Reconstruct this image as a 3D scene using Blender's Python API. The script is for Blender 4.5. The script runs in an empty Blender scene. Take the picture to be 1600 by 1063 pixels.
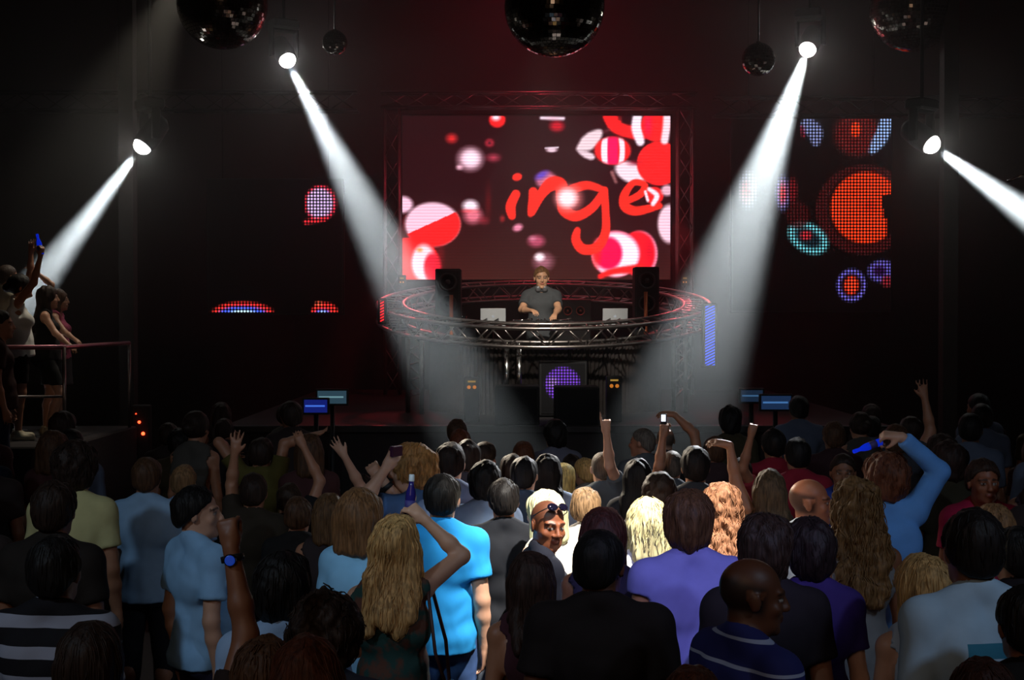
import bpy, math, random
import numpy as np
from mathutils import Vector, Matrix

# ------------------------------------------------------------------ camera, light, exposure
C = bpy.context.scene.collection
SC = bpy.context.scene
LIFT = 0.11
FPX, HZ, CAMZ = 2222.0, 497.0, 2.45+LIFT     # focal length in pixels, horizon row, camera height
cam_d = bpy.data.cameras.new('camera'); cam = bpy.data.objects.new('camera', cam_d); C.objects.link(cam)
cam_d.sensor_width = 36.0; cam_d.lens = 36.0 * FPX / 1600.0; cam_d.clip_end = 100
cam.location = (0, 0, CAMZ)
cam.rotation_euler = (math.pi/2 - math.atan(34.5/FPX), 0, 0)
SC.camera = cam
w = bpy.data.worlds.new('world'); SC.world = w; w.use_nodes = True
w.node_tree.nodes['Background'].inputs[0].default_value = (0.02, 0.015, 0.015, 1)
w.node_tree.nodes['Background'].inputs[1].default_value = 0.2
SC.view_settings.view_transform = 'Standard'; SC.view_settings.look = 'None'
SC.view_settings.gamma = 1; SC.view_settings.use_curve_mapping = False
SC.view_settings.exposure = 0.0
SC.cycles.use_denoising = True
SC.cycles.volume_bounces = 0
SC.cycles.max_bounces = 5; SC.cycles.diffuse_bounces = 2; SC.cycles.glossy_bounces = 3
SC.cycles.sample_clamp_indirect = 4.0; SC.cycles.sample_clamp_direct = 0
SC.cycles.caustics_reflective = False; SC.cycles.caustics_refractive = False

def at(px, py, d):
    """a photo pixel at distance d from the camera plane, as a point of the room"""
    return Vector(((px-800.0)*d/FPX, d, CAMZ-(py-HZ)*d/FPX))

def lamp(name, kind, loc, target, energy, color, **kw):
    l = bpy.data.lights.new(name, kind); l.energy = energy; l.color = color
    for k, v in kw.items(): setattr(l, k, v)
    o = bpy.data.objects.new(name, l); C.objects.link(o)
    loc = Vector(loc)+Vector((0, 0, LIFT)); target = Vector(target)+Vector((0, 0, LIFT))
    o.location = loc
    o.rotation_euler = (Vector(target)-Vector(loc)).to_track_quat('-Z', 'Y').to_euler()
    return o

#LIGHTS
HAZE_DENSITY, HAZE_G = 0.022, 0.45
BEAM = (0.86, 0.96, 1.0)
# the dim house light over the back of the hall, behind the camera, and the coloured washes over the floor
lamp('house_wash', 'AREA', (-1.5, -2.5, 5.2), (0, 7, 1.2), 36, (1.0, 0.72, 0.52), size=3.0)
lamp('blue_wash', 'SPOT', (-4.6, 1.0, 6.2), (-1.4, 7.3, 1.1), 350, (0.60, 0.80, 1.0), spot_size=0.95, spot_blend=0.95, shadow_soft_size=0.25)
lamp('blue_wash', 'SPOT', (4.8, 0.5, 6.2), (1.9, 7.1, 1.1), 350, (0.58, 0.76, 1.0), spot_size=0.9, spot_blend=0.95, shadow_soft_size=0.25)
lamp('centre_spot', 'SPOT', (1.9, 4.7, 7.4), (0.56, 7.5, 1.45), 8000, (1.0, 0.95, 0.86), spot_size=0.30, spot_blend=0.75, shadow_soft_size=0.08)
lamp('violet_spot', 'SPOT', (0.9, 0.3, 5.6), (0.76, 6.5, 1.15), 620, (0.50, 0.52, 1.0), spot_size=0.22, spot_blend=0.8, shadow_soft_size=0.1)
lamp('azure_spot', 'SPOT', (-1.6, 1.0, 5.8), (-0.30, 7.4, 1.15), 370, (0.60, 0.86, 1.0), spot_size=0.20, spot_blend=0.8, shadow_soft_size=0.1)
lamp('added_rim_spot', 'SPOT', (-1.9, 13.7, 4.2), (0.2, 9.7, 1.65), 2000, (1.0, 0.86, 0.68), spot_size=0.46, spot_blend=0.9, shadow_soft_size=0.06)  # pair of added rim lights standing in for the beams, without fixtures
lamp('added_rim_spot', 'SPOT', (2.7, 13.7, 4.2), (0.9, 9.7, 1.65), 2000, (0.94, 0.97, 1.0), spot_size=0.46, spot_blend=0.9, shadow_soft_size=0.06)
lamp('added_podium_rim', 'SPOT', (-3.5, 15.6, 6.4), (-4.9, 14.0, 2.2), 300, (1.0, 0.88, 0.70), spot_size=0.6, spot_blend=0.9, shadow_soft_size=0.06)  # added rim light on the dancers, standing in for the left beam lamp
lamp('booth_front_spot', 'SPOT', (0.35, 11.6, 5.7), (0.42, 17.2, 2.3), 1700, (1.0, 0.93, 0.82), spot_size=0.44, spot_blend=0.8, shadow_soft_size=0.1)
lamp('booth_spot', 'SPOT', (0.40, 16.2, 6.05), (0.40, 18.3, 2.4), 60, (1.0, 0.90, 0.74), spot_size=0.85, spot_blend=0.9, shadow_soft_size=0.1)
for sg in (-1, 1): lamp('added_ring_red', 'SPOT', (0.42+sg*2.0, 20.9, 4.0), (0.42+sg*1.95, 18.7, 2.62), 150, (1.0, 0.06, 0.08), spot_size=0.5, spot_blend=1.0, shadow_soft_size=0.05)  # added red spots imitating the video wall's light on the ring
lamp('added_red_glow', 'SPOT', (0.4, 19.0, 7.8), (0.4, 23.5, 5.2), 420, (1.0, 0.05, 0.10), spot_size=2.2, spot_blend=1.0, shadow_soft_size=0.3)  # added, unseen; imitates the video wall's red glow in haze and wall
#ENDLIGHTS

# ------------------------------------------------------------------ names, tags
def tag(o, label=None, cat=None, group=None, kind=None):
    if label: o['label'] = label
    if cat: o['category'] = cat
    if group: o['group'] = group
    if kind: o['kind'] = kind
    return o

def thing(name, label, cat, loc=(0, 0, 0), rz=0.0, group=None):
    o = bpy.data.objects.new(name, None); C.objects.link(o)
    o.empty_display_size = 0.1
    o.location = loc; o.rotation_euler = (0, 0, rz)
    return tag(o, label, cat, group)

# ------------------------------------------------------------------ materials
def lin(c):
    return tuple((x/12.92 if x <= 0.04045 else ((x+0.055)/1.055)**2.4) for x in (v/255.0 for v in c))

def new_mat(name):
    m = bpy.data.materials.new(name); m.use_nodes = True
    nt = m.node_tree
    return m, nt, nt.nodes['Principled BSDF']

def N(nt, kind, **kw):
    n = nt.nodes.new(kind)
    for k, v in kw.items():
        if k in n.inputs: n.inputs[k].default_value = v
        else: setattr(n, k, v)
    return n

_mc = {}
def plain(name, rgb, rough=0.6, metal=0.0, noise=0.15, scale=20.0, bump=0.0, stretch=(1, 1, 1)):
    """a surface whose colour wanders a little with a noise texture, with an optional bump"""
    key = (name, rgb, rough, metal)
    if key in _mc: return _mc[key]
    m, nt, b = new_mat(name)
    c = lin(rgb)
    tc = N(nt, 'ShaderNodeTexCoord'); mp = N(nt, 'ShaderNodeMapping'); mp.inputs['Scale'].default_value = stretch
    nt.links.new(tc.outputs['Object'], mp.inputs['Vector'])
    nz = N(nt, 'ShaderNodeTexNoise', Scale=scale, Detail=3.0); nt.links.new(mp.outputs[0], nz.inputs['Vector'])
    rp = N(nt, 'ShaderNodeValToRGB')
    rp.color_ramp.elements[0].position = 0.3; rp.color_ramp.elements[1].position = 0.7
    rp.color_ramp.elements[0].color = (*[x*(1-noise) for x in c], 1); rp.color_ramp.elements[1].color = (*[min(1, x*(1+noise)) for x in c], 1)
    nt.links.new(nz.outputs['Fac'], rp.inputs['Fac']); nt.links.new(rp.outputs['Color'], b.inputs['Base Color'])
    b.inputs['Roughness'].default_value = rough; b.inputs['Metallic'].default_value = metal
    if bump:
        bp = N(nt, 'ShaderNodeBump', Strength=bump, Distance=0.01); nt.links.new(nz.outputs['Fac'], bp.inputs['Height'])
        nt.links.new(bp.outputs['Normal'], b.inputs['Normal'])
    _mc[key] = m
    return m

def glow(name, rgb, strength):
    m, nt, b = new_mat(name)
    b.inputs['Base Color'].default_value = (0.02, 0.02, 0.02, 1)
    b.inputs['Emission Color'].default_value = (*lin(rgb), 1); b.inputs['Emission Strength'].default_value = strength
    return m

# ------------------------------------------------------------------ mesh helpers
def link_mesh(name, me, mat, parent=None, smooth=False):
    o = bpy.data.objects.new(name, me); C.objects.link(o)
    if mat: me.materials.append(mat)
    if parent: o.parent = parent
    return o

class MB:
    def __init__(self): self.v = []; self.f = []; self.sm = []
    def box(self, x0, y0, z0, x1, y1, z1, bevel=0.0):
        if bevel <= 0:
            b = len(self.v)
            self.v += [(x, y, z) for z in (z0, z1) for y in (y0, y1) for x in (x0, x1)]
            self.f += [tuple(b+i for i in q) for q in ((0,2,3,1),(4,5,7,6),(0,1,5,4),(2,6,7,3),(0,4,6,2),(1,3,7,5))]
            self.sm += [False]*6
        else:
            e = bevel; b = len(self.v)
            for z, i in ((z0, e), (z0+e, 0), (z1-e, 0), (z1, e)):      # four rings of eight
                xa, xb, ya, yb = x0+i, x1-i, y0+i, y1-i
                self.v += [(xa+e,ya,z),(xb-e,ya,z),(xb,ya+e,z),(xb,yb-e,z),(xb-e,yb,z),(xa+e,yb,z),(xa,yb-e,z),(xa,ya+e,z)]
            self.f.append(tuple(b+i for i in range(7, -1, -1))); self.f.append(tuple(b+24+i for i in range(8)))
            for r in range(3):
                for i in range(8):
                    j = (i+1) % 8; self.f.append((b+r*8+i, b+r*8+j, b+r*8+8+j, b+r*8+8+i))
            self.sm += [False]*26
        return self
    def tube(self, pts, r, n=8, closed=False, rads=None):
        pts = [Vector(p) for p in pts]; L = len(pts); b = len(self.v)
        prev = None
        for i, p in enumerate(pts):
            if closed: t = pts[(i+1) % L]-pts[i-1]
            else: t = pts[min(i+1, L-1)]-pts[max(i-1, 0)]
            t.normalize()
            if prev is None:
                u = t.orthogonal().normalized()
            else:
                u = (prev-t*prev.dot(t)).normalized()
            prev = u; w_ = t.cross(u)
            rr = rads[i] if rads else r
            for k in range(n):
                a = 2*math.pi*k/n
                self.v.append(tuple(p+(u*math.cos(a)+w_*math.sin(a))*rr))
        for i in range(L if closed else L-1):
            j = (i+1) % L
            for k in range(n):
                q = (k+1) % n
                self.f.append((b+i*n+k, b+i*n+q, b+j*n+q, b+j*n+k)); self.sm.append(True)
        if not closed:
            self.f.append(tuple(b+k for k in range(n-1, -1, -1))); self.f.append(tuple(b+(L-1)*n+k for k in range(n)))
            self.sm += [False, False]
        return self
    def lathe(self, prof, n=24, M=None, smooth=True):
        """profile of (radius, z) turned about z; M places it"""
        b = len(self.v); M = M or Matrix()
        for r, z in prof:
            for k in range(n):
                a = 2*math.pi*k/n
                self.v.append(tuple(M @ Vector((r*math.cos(a), r*math.sin(a), z))))
        for i in range(len(prof)-1):
            for k in range(n):
                q = (k+1) % n
                self.f.append((b+i*n+k, b+i*n+q, b+(i+1)*n+q, b+(i+1)*n+k)); self.sm.append(smooth)
        self.f.append(tuple(b+k for k in range(n-1, -1, -1))); self.f.append(tuple(b+(len(prof)-1)*n+k for k in range(n)))
        self.sm += [False, False]
        return self
    def build(self, name, mat, parent=None, M=None):
        me = bpy.data.meshes.new(name)
        me.from_pydata([tuple(M @ Vector(v)) for v in self.v] if M else self.v, [], self.f)
        me.polygons.foreach_set('use_smooth', self.sm)
        me.update()
        return link_mesh(name, me, mat, parent)

def np_mesh(name, V, Q, smooth=True):
    me = bpy.data.meshes.new(name)
    me.vertices.add(len(V)); me.vertices.foreach_set('co', np.ascontiguousarray(V, dtype=np.float32).ravel())
    k = Q.shape[1]
    me.loops.add(Q.size); me.loops.foreach_set('vertex_index', np.ascontiguousarray(Q, dtype=np.int32).ravel())
    me.polygons.add(len(Q)); me.polygons.foreach_set('loop_start', np.arange(0, Q.size, k, dtype=np.int32))
    try: me.polygons.foreach_set('loop_total', np.full(len(Q), k, dtype=np.int32))
    except Exception: pass
    me.polygons.foreach_set('use_smooth', np.full(len(Q), smooth))
    me.update(calc_edges=True)
    return me

# ------------------------------------------------------------------ solid fields: figures are grown as one smooth surface
class Vox:
    def __init__(self, lo, hi, h):
        self.lo = np.array(lo, dtype=np.float32); self.h = h
        self.n = np.ceil((np.array(hi)-self.lo)/h).astype(int)+1
        self.F = np.full(self.n, 1.0, dtype=np.float32)
        self.ax = [self.lo[i]+h*np.arange(self.n[i], dtype=np.float32) for i in range(3)]
    def sub(self, lo, hi):
        s = []
        for i in range(3):
            a = int(max(0, math.floor((lo[i]-self.lo[i])/self.h))); b = int(min(self.n[i], math.ceil((hi[i]-self.lo[i])/self.h)+1))
            if b <= a: return None, None
            s.append(slice(a, b))
        return tuple(s), (self.ax[0][s[0]][:, None, None], self.ax[1][s[1]][None, :, None], self.ax[2][s[2]][None, None, :])
    def put(self, s, d, k, cut=False):
        F = self.F[s]
        if cut:
            d = -d
            if k > 0:
                hh = np.clip(0.5-0.5*(F-d)/k, 0, 1); self.F[s] = F+(d-F)*hh+k*hh*(1-hh)
            else: self.F[s] = np.maximum(F, d)
        else:
            if k > 0:
                hh = np.clip(0.5+0.5*(d-F)/k, 0, 1); self.F[s] = d+(F-d)*hh-k*hh*(1-hh)
            else: self.F[s] = np.minimum(F, d)
    def cone(self, a, b, ra, rb, k=0.02, cut=False, ends=None):
        """round-ended limb from a to b; ends=(t0,t1) cuts it flat at those fractions"""
        a = np.asarray(a, dtype=np.float32); b = np.asarray(b, dtype=np.float32); m = max(ra, rb)+k+2*self.h
        s, P = self.sub(np.minimum(a, b)-m, np.maximum(a, b)+m)
        if s is None: return
        ab = b-a; L2 = float(ab @ ab)+1e-9; L = math.sqrt(L2)
        X, Y, Z = P[0]-a[0], P[1]-a[1], P[2]-a[2]
        t0 = (X*ab[0]+Y*ab[1]+Z*ab[2])/L2
        t = np.clip(t0, 0, 1)
        d = np.sqrt((X-t*ab[0])**2+(Y-t*ab[1])**2+(Z-t*ab[2])**2)-(ra+(rb-ra)*t)
        if ends: d = np.maximum(d, np.maximum((ends[0]-t0)*L, (t0-ends[1])*L))
        self.put(s, d, k, cut)
    def ell(self, c, r, R=None, k=0.02, cut=False):
        c = np.asarray(c, dtype=np.float32); r = np.asarray(r, dtype=np.float32); m = float(r.max())+k+2*self.h
        s, P = self.sub(c-m, c+m)
        if s is None: return
        X, Y, Z = P[0]-c[0], P[1]-c[1], P[2]-c[2]
        if R is not None:
            R = np.asarray(R, dtype=np.float32)
            X, Y, Z = (R[0, 0]*X+R[1, 0]*Y+R[2, 0]*Z, R[0, 1]*X+R[1, 1]*Y+R[2, 1]*Z, R[0, 2]*X+R[1, 2]*Y+R[2, 2]*Z)
        q0 = np.sqrt((X/r[0])**2+(Y/r[1])**2+(Z/r[2])**2); q1 = np.sqrt((X/r[0]**2)**2+(Y/r[1]**2)**2+(Z/r[2]**2)**2)
        self.put(s, q0*(q0-1.0)/(q1+1e-6), k, cut)
    def plane(self, c, n, k=0.0):
        """keeps the side the normal points away from"""
        n = np.asarray(n, dtype=np.float32); n = n/np.linalg.norm(n)
        d = (self.ax[0]-c[0])[:, None, None]*n[0]+(self.ax[1]-c[1])[None, :, None]*n[1]+(self.ax[2]-c[2])[None, None, :]*n[2]
        self.put((slice(None),)*3, -d, k, True)
    def mesh(self):
        F = self.F; S = F < 0
        S[0], S[-1] = False, False; S[:, 0] = False; S[:, -1] = False; S[:, :, 0] = False; S[:, :, -1] = False
        F = np.where(S, np.minimum(F, -1e-5), np.maximum(F, 1e-5))
        cnt = np.zeros(np.array(S.shape)-1, dtype=np.int8)
        offs = [(i, j, k) for i in (0, 1) for j in (0, 1) for k in (0, 1)]
        nx, ny, nz = S.shape
        for i, j, k in offs: cnt += S[i:nx-1+i, j:ny-1+j, k:nz-1+k]
        cells = np.argwhere((cnt > 0) & (cnt < 8))
        idx = np.full(cnt.shape, -1, dtype=np.int32); idx[cells[:, 0], cells[:, 1], cells[:, 2]] = np.arange(len(cells))
        val = {o: F[cells[:, 0]+o[0], cells[:, 1]+o[1], cells[:, 2]+o[2]] for o in offs}
        P = np.zeros((len(cells), 3), dtype=np.float32); W = np.zeros(len(cells), dtype=np.float32)
        for o in offs:
            for a in range(3):
                if o[a]: continue
                q = list(o); q[a] = 1; q = tuple(q)
                f0, f1 = val[o], val[q]; x = (f0 < 0) != (f1 < 0)
                t = np.where(x, f0/np.where(x, f0-f1, 1), 0)
                for c in range(3):
                    P[:, c] += np.where(x, o[c]+(t if c == a else 0), 0)
                W += x
        P = (P/W[:, None]+cells)*self.h+self.lo
        quads = []
        for a in range(3):
            b, c = (a+1) % 3, (a+2) % 3
            s0 = [slice(None)]*3; s1 = [slice(None)]*3; s0[a] = slice(0, -1); s1[a] = slice(1, None)
            A = S[tuple(s0)]; B = S[tuple(s1)]
            e = np.argwhere(A != B)
            e = e[(e[:, b] > 0) & (e[:, c] > 0) & (e[:, b] < S.shape[b]-1) & (e[:, c] < S.shape[c]-1)]
            if not len(e): continue
            inside = A[e[:, 0], e[:, 1], e[:, 2]]
            def cid(db, dc):
                q = e.copy(); q[:, b] -= db; q[:, c] -= dc
                return idx[q[:, 0], q[:, 1], q[:, 2]]
            Q = np.stack([cid(1, 1), cid(0, 1), cid(0, 0), cid(1, 0)], axis=1)
            Q[~inside] = Q[~inside][:, ::-1]
            quads.append(Q)
        Q = np.concatenate(quads) if quads else np.zeros((0, 4), dtype=np.int32)
        return P, Q[(Q >= 0).all(axis=1)]

def vnormals(V, Q):
    n = np.cross(V[Q[:, 2]]-V[Q[:, 0]], V[Q[:, 3]]-V[Q[:, 1]])
    out = np.zeros_like(V)
    for k in range(4): np.add.at(out, Q[:, k], n)
    return out/(np.linalg.norm(out, axis=1, keepdims=True)+1e-9)

def wob(V, freq, seed, stretch=(1, 1, 1), n=5):
    """smooth pseudo-noise in -1..1 at points V"""
    rs = np.random.RandomState(seed); o = np.zeros(len(V), dtype=np.float32)
    P = V*np.array(stretch, dtype=np.float32)
    for i in range(n):
        d = rs.normal(size=3); d /= np.linalg.norm(d); f = freq*(0.6+1.4*i/n)
        o += np.sin(P @ (d*f)+rs.uniform(0, 6.28)+1.3*np.sin(P @ np.roll(d, 1)*f*0.7+rs.uniform(0, 6.28)))/n
    return o*1.6

def relax(V, Q, it=1, a=0.5):
    for _ in range(it):
        s = np.zeros_like(V); c = np.zeros(len(V), dtype=np.float32)
        for k in range(4):
            for j in ((k+1) % 4, (k+3) % 4):
                np.add.at(s, Q[:, k], V[Q[:, j]]); np.add.at(c, Q[:, k], 1)
        V = V+(s/np.maximum(c, 1)[:, None]-V)*a*(c > 0)[:, None]
    return V
# ------------------------------------------------------------------ materials of people
def skin_mat(rgb):
    key = ('skin', rgb)
    if key in _mc: return _mc[key]
    m, nt, b = new_mat('skin')
    c = lin(rgb)
    at_ = N(nt, 'ShaderNodeAttribute', attribute_name='tint')
    tc = N(nt, 'ShaderNodeTexCoord'); nz = N(nt, 'ShaderNodeTexNoise', Scale=14.0, Detail=4.0); nt.links.new(tc.outputs['Object'], nz.inputs['Vector'])
    rp = N(nt, 'ShaderNodeValToRGB')
    rp.color_ramp.elements[0].color = (*[x*0.88 for x in c], 1); rp.color_ramp.elements[1].color = (*[min(1, x*1.1) for x in c], 1)
    nt.links.new(nz.outputs['Fac'], rp.inputs['Fac'])
    mx = N(nt, 'ShaderNodeMix', data_type='RGBA')
    nt.links.new(at_.outputs['Alpha'], mx.inputs[0]); nt.links.new(rp.outputs['Color'], mx.inputs[6]); nt.links.new(at_.outputs['Color'], mx.inputs[7])
    nt.links.new(mx.outputs[2], b.inputs['Base Color'])
    b.inputs['Roughness'].default_value = 0.48
    _mc[key] = m
    return m

def hair_mat(rgb, rough=0.6):
    key = ('hair', rgb)
    if key in _mc: return _mc[key]
    m, nt, b = new_mat('hair')
    c = lin(rgb)
    tc = N(nt, 'ShaderNodeTexCoord'); mp = N(nt, 'ShaderNodeMapping'); mp.inputs['Scale'].default_value = (1, 1, 0.12)
    nt.links.new(tc.outputs['Object'], mp.inputs['Vector'])
    nz = N(nt, 'ShaderNodeTexNoise', Scale=95.0, Detail=3.0); nt.links.new(mp.outputs[0], nz.inputs['Vector'])
    rp = N(nt, 'ShaderNodeValToRGB'); rp.color_ramp.elements[0].position = 0.32; rp.color_ramp.elements[1].position = 0.68
    rp.color_ramp.elements[0].color = (*[x*0.5 for x in c], 1); rp.color_ramp.elements[1].color = (*[min(1, x*1.35) for x in c], 1)
    nt.links.new(nz.outputs['Fac'], rp.inputs['Fac']); nt.links.new(rp.outputs['Color'], b.inputs['Base Color'])
    bp = N(nt, 'ShaderNodeBump', Strength=0.7, Distance=0.006); nt.links.new(nz.outputs['Fac'], bp.inputs['Height']); nt.links.new(bp.outputs['Normal'], b.inputs['Normal'])
    b.inputs['Roughness'].default_value = rough; b.inputs['Specular IOR Level'].default_value = 0.3
    _mc[key] = m
    return m

def cloth_mat(rgb, kind='plain', rgb2=(230, 235, 240)):
    key = ('cloth', rgb, kind, rgb2)
    if key in _mc: return _mc[key]
    m, nt, b = new_mat('cloth')
    c = lin(rgb); c2 = lin(rgb2)
    tc = N(nt, 'ShaderNodeTexCoord'); nz = N(nt, 'ShaderNodeTexNoise', Scale=9.0, Detail=5.0); nt.links.new(tc.outputs['Object'], nz.inputs['Vector'])
    rp = N(nt, 'ShaderNodeValToRGB')
    rp.color_ramp.elements[0].position = 0.3; rp.color_ramp.elements[1].position = 0.7
    if kind == 'print':
        rp.color_ramp.elements[0].position = 0.45; rp.color_ramp.elements[1].position = 0.58
        rp.color_ramp.elements[0].color = (*c, 1); rp.color_ramp.elements[1].color = (*c2, 1); nz.inputs['Scale'].default_value = 16.0
    else:
        k = 0.25 if kind == 'denim' else 0.08
        rp.color_ramp.elements[0].color = (*[x*(1-k) for x in c], 1); rp.color_ramp.elements[1].color = (*[min(1, x*(1+k)) for x in c], 1)
    nt.links.new(nz.outputs['Fac'], rp.inputs['Fac'])
    col = rp.outputs['Color']
    if kind in ('stripe', 'thin', 'band'):
        sp = N(nt, 'ShaderNodeSeparateXYZ'); nt.links.new(tc.outputs['Object'], sp.inputs[0])
        if kind == 'band':      # one band across the back
            a = N(nt, 'ShaderNodeMath', operation='COMPARE'); a.inputs[1].default_value = 1.425; a.inputs[2].default_value = 0.026
            nt.links.new(sp.outputs['Z'], a.inputs[0])
            a2 = N(nt, 'ShaderNodeMath', operation='GREATER_THAN'); a2.inputs[1].default_value = -0.10; nt.links.new(sp.outputs['X'], a2.inputs[0])
            a3 = N(nt, 'ShaderNodeMath', operation='MULTIPLY'); nt.links.new(a.outputs[0], a3.inputs[0]); nt.links.new(a2.outputs[0], a3.inputs[1])
            fac = a3.outputs[0]
        else:
            per, duty = (0.105, 0.42) if kind == 'stripe' else (0.085, 0.13)
            a = N(nt, 'ShaderNodeMath', operation='MULTIPLY_ADD'); a.inputs[1].default_value = 1/per; a.inputs[2].default_value = 0.42; nt.links.new(sp.outputs['Z'], a.inputs[0])
            f = N(nt, 'ShaderNodeMath', operation='FRACT'); nt.links.new(a.outputs[0], f.inputs[0])
            g = N(nt, 'ShaderNodeMath', operation='LESS_THAN'); g.inputs[1].default_value = duty; nt.links.new(f.outputs[0], g.inputs[0])
            fac = g.outputs[0]
        mx = N(nt, 'ShaderNodeMix', data_type='RGBA'); nt.links.new(fac, mx.inputs[0]); nt.links.new(col, mx.inputs[6]); mx.inputs[7].default_value = (*c2, 1)
        col = mx.outputs[2]
    nt.links.new(col, b.inputs['Base Color'])
    n2 = N(nt, 'ShaderNodeTexNoise', Scale=420.0, Detail=1.0); nt.links.new(tc.outputs['Object'], n2.inputs['Vector'])
    bp = N(nt, 'ShaderNodeBump', Strength=0.15, Distance=0.002); nt.links.new(n2.outputs['Fac'], bp.inputs['Height']); nt.links.new(bp.outputs['Normal'], b.inputs['Normal'])
    b.inputs['Roughness'].default_value = 0.85; b.inputs['Specular IOR Level'].default_value = 0.25
    _mc[key] = m
    return m

# ------------------------------------------------------------------ a person
V3 = lambda *a: np.array(a, dtype=np.float64)
def unit(v): v = np.asarray(v, dtype=np.float64); return v/(np.linalg.norm(v)+1e-9)

def rot(yaw, pitch=0, roll=0):
    """head matrix: yaw to the left, pitch up, roll to the right shoulder (degrees)"""
    y, p, r = math.radians(yaw), math.radians(pitch), math.radians(roll)
    return np.array(Matrix.Rotation(y, 3, 'Z') @ Matrix.Rotation(p, 3, 'X') @ Matrix.Rotation(r, 3, 'Y'))

FING = [(0.030, 0.070, 0.0), (0.010, 0.078, 0.0), (-0.010, 0.072, 0.0), (-0.029, 0.056, 0.0)]
def hand(vx, w, a, n, right, pose, s):
    """a palm, four fingers of two or three bends and a thumb, grown on at the wrist w; a along the hand, n out of the palm"""
    a = unit(a); n = unit(n-a*(a @ n)); sd = np.cross(a, n) if right else np.cross(n, a)
    q = lambda i, j, k: w+(a*i+sd*j+n*k)*s
    vx.cone(q(0.0, 0, 0), q(0.045, 0.004, 0), 0.024*s, 0.026*s, 0.015)
    for j in (0.026, 0.009, -0.009, -0.024): vx.cone(q(0.03, j*0.75, 0), q(0.088, j, 0.002), 0.0155*s, 0.0135*s, 0.012)
    bends = {'open': (0.08, 0.10, 0.12), 'relaxed': (0.35, 0.45, 0.35), 'fist': (1.35, 1.5, 1.1), 'grip': (0.95, 0.95, 0.7), 'flat': (0.2, 0.25, 0.2)}
    tips = []
    for i, (j, L, _) in enumerate(FING):
        b = bends['fist' if pose == 'point' else pose]
        if pose == 'point' and i == 0: b = (0.0, 0.03, 0.05)
        spread = (1.5-i)*(0.16 if pose == 'open' else 0.03)
        b = tuple(x*(1+0.08*((i*7) % 3-1)) for x in b)
        p = q(0.088, j, 0.002); ang = 0
        for k, fr in enumerate((0.45, 0.32, 0.27)):
            ang += b[k]
            dr = (a*math.cos(ang)+n*math.sin(ang)); dr = unit(dr+sd*spread*math.cos(ang))
            p2 = p+dr*L*fr*s*1.08
            vx.cone(p, p2, (0.0098-0.0012*k)*s, (0.0090-0.0014*k)*s, 0.003); p = p2
        tips.append(p)
    out = {'open': (0.85, 0.75, 0.05), 'relaxed': (0.9, 0.45, 0.25), 'fist': (0.75, 0.1, 0.75), 'point': (0.75, 0.1, 0.75), 'grip': (0.7, 0.45, 0.75), 'flat': (0.9, 0.5, 0.1)}[pose]
    d1 = unit(a*out[0]+sd*out[1]+n*out[2]); p = q(0.022, 0.022, 0.006)
    p2 = p+d1*0.042*s; d2 = unit(d1+(-sd*0.8+n*0.3 if pose in ('fist', 'point', 'grip') else a*0.4)); p3 = p2+d2*0.032*s
    vx.cone(p, p2, 0.0145*s, 0.0115*s, 0.01); vx.cone(p2, p3, 0.0112*s, 0.0085*s, 0.004)

HEAD = 1.08
def skeleton(S):
    """joints in the person's own frame: facing +y, x to the person's right, feet on z = 0"""
    s = S['s']; f = S['sex'] == 'f'; wd = S.get('wide', 1.0); J = {}
    lx, ly = S.get('lean', (0, 0))
    def up(x, y, z):       # the upper body leans from the hips
        t = max(0.0, (z-0.95)/0.5); return V3((x+lx*t), (y+ly*t), z)*s
    J['up'] = up
    shx = (0.150 if f else 0.170)*wd
    J['neck'] = up(0, -0.012, 1.485); J['head'] = up(S.get('hx', 0), 0.022+S.get('hyo', 0), 1.617)
    R = rot(S.get('hy', 0), S.get('hp', 0), S.get('hr', 0)); J['Rm'] = R
    for side, sg in (('L', -1), ('R', 1)):
        sh = up(sg*shx, -0.01, 1.40)
        arm = S.get('arms', {}).get(side)
        if arm is None:
            rr = random.Random(int(S['seed']*7+sg)); o = rr.uniform(-0.08, 0.12)
            arm = dict(u=(sg*0.16, -0.08+o, -1), f=(sg*0.02, 0.22+o, -1), hand='relaxed')
        u = unit(arm['u']) if 'u' in arm else None
        if 'e' in arm:
            dv = np.array(arm['e'])-sh; u = unit(dv)
        lift = max(0.0, u[2]+0.2)
        sh = sh+V3(-sg*0.03*lift, 0.0, 0.055*lift)*s
        LU, LF = 0.295*s, 0.255*s
        if 'e' in arm:
            dv = np.array(arm['e'])-sh; LU = min(max(np.linalg.norm(dv), 0.86*LU), 1.12*LU); u = unit(dv)
        el = sh+u*LU
        if 'w' in arm:
            dv = np.array(arm['w'])-el; LF = min(max(np.linalg.norm(dv), 0.86*LF), 1.15*LF); fd = unit(dv)
        else: fd = unit(arm['f'])
        wr = el+fd*LF
        n = arm.get('n')
        if n is None: n = (-sg, 0.0, 0.05) if fd[2] < 0.3 else (0, 1, 0.0)
        ha = arm.get('a', fd)
        J[side] = (sh, el, wr, unit(ha), np.array(n, dtype=float), arm.get('hand', 'relaxed'))
    hx = 0.088*(1.03 if f else 1.0)*wd
    for side, sg in (('L', -1), ('R', 1)):
        lg = S.get('legs', {}).get(side, ((sg*0.105, 0.015, 0.50), (sg*0.125, -0.015, 0.085)))
        J['leg'+side] = (V3(sg*hx, 0, 0.90)*s, V3(*lg[0])*s, V3(*lg[1])*s)
    return J

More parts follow.
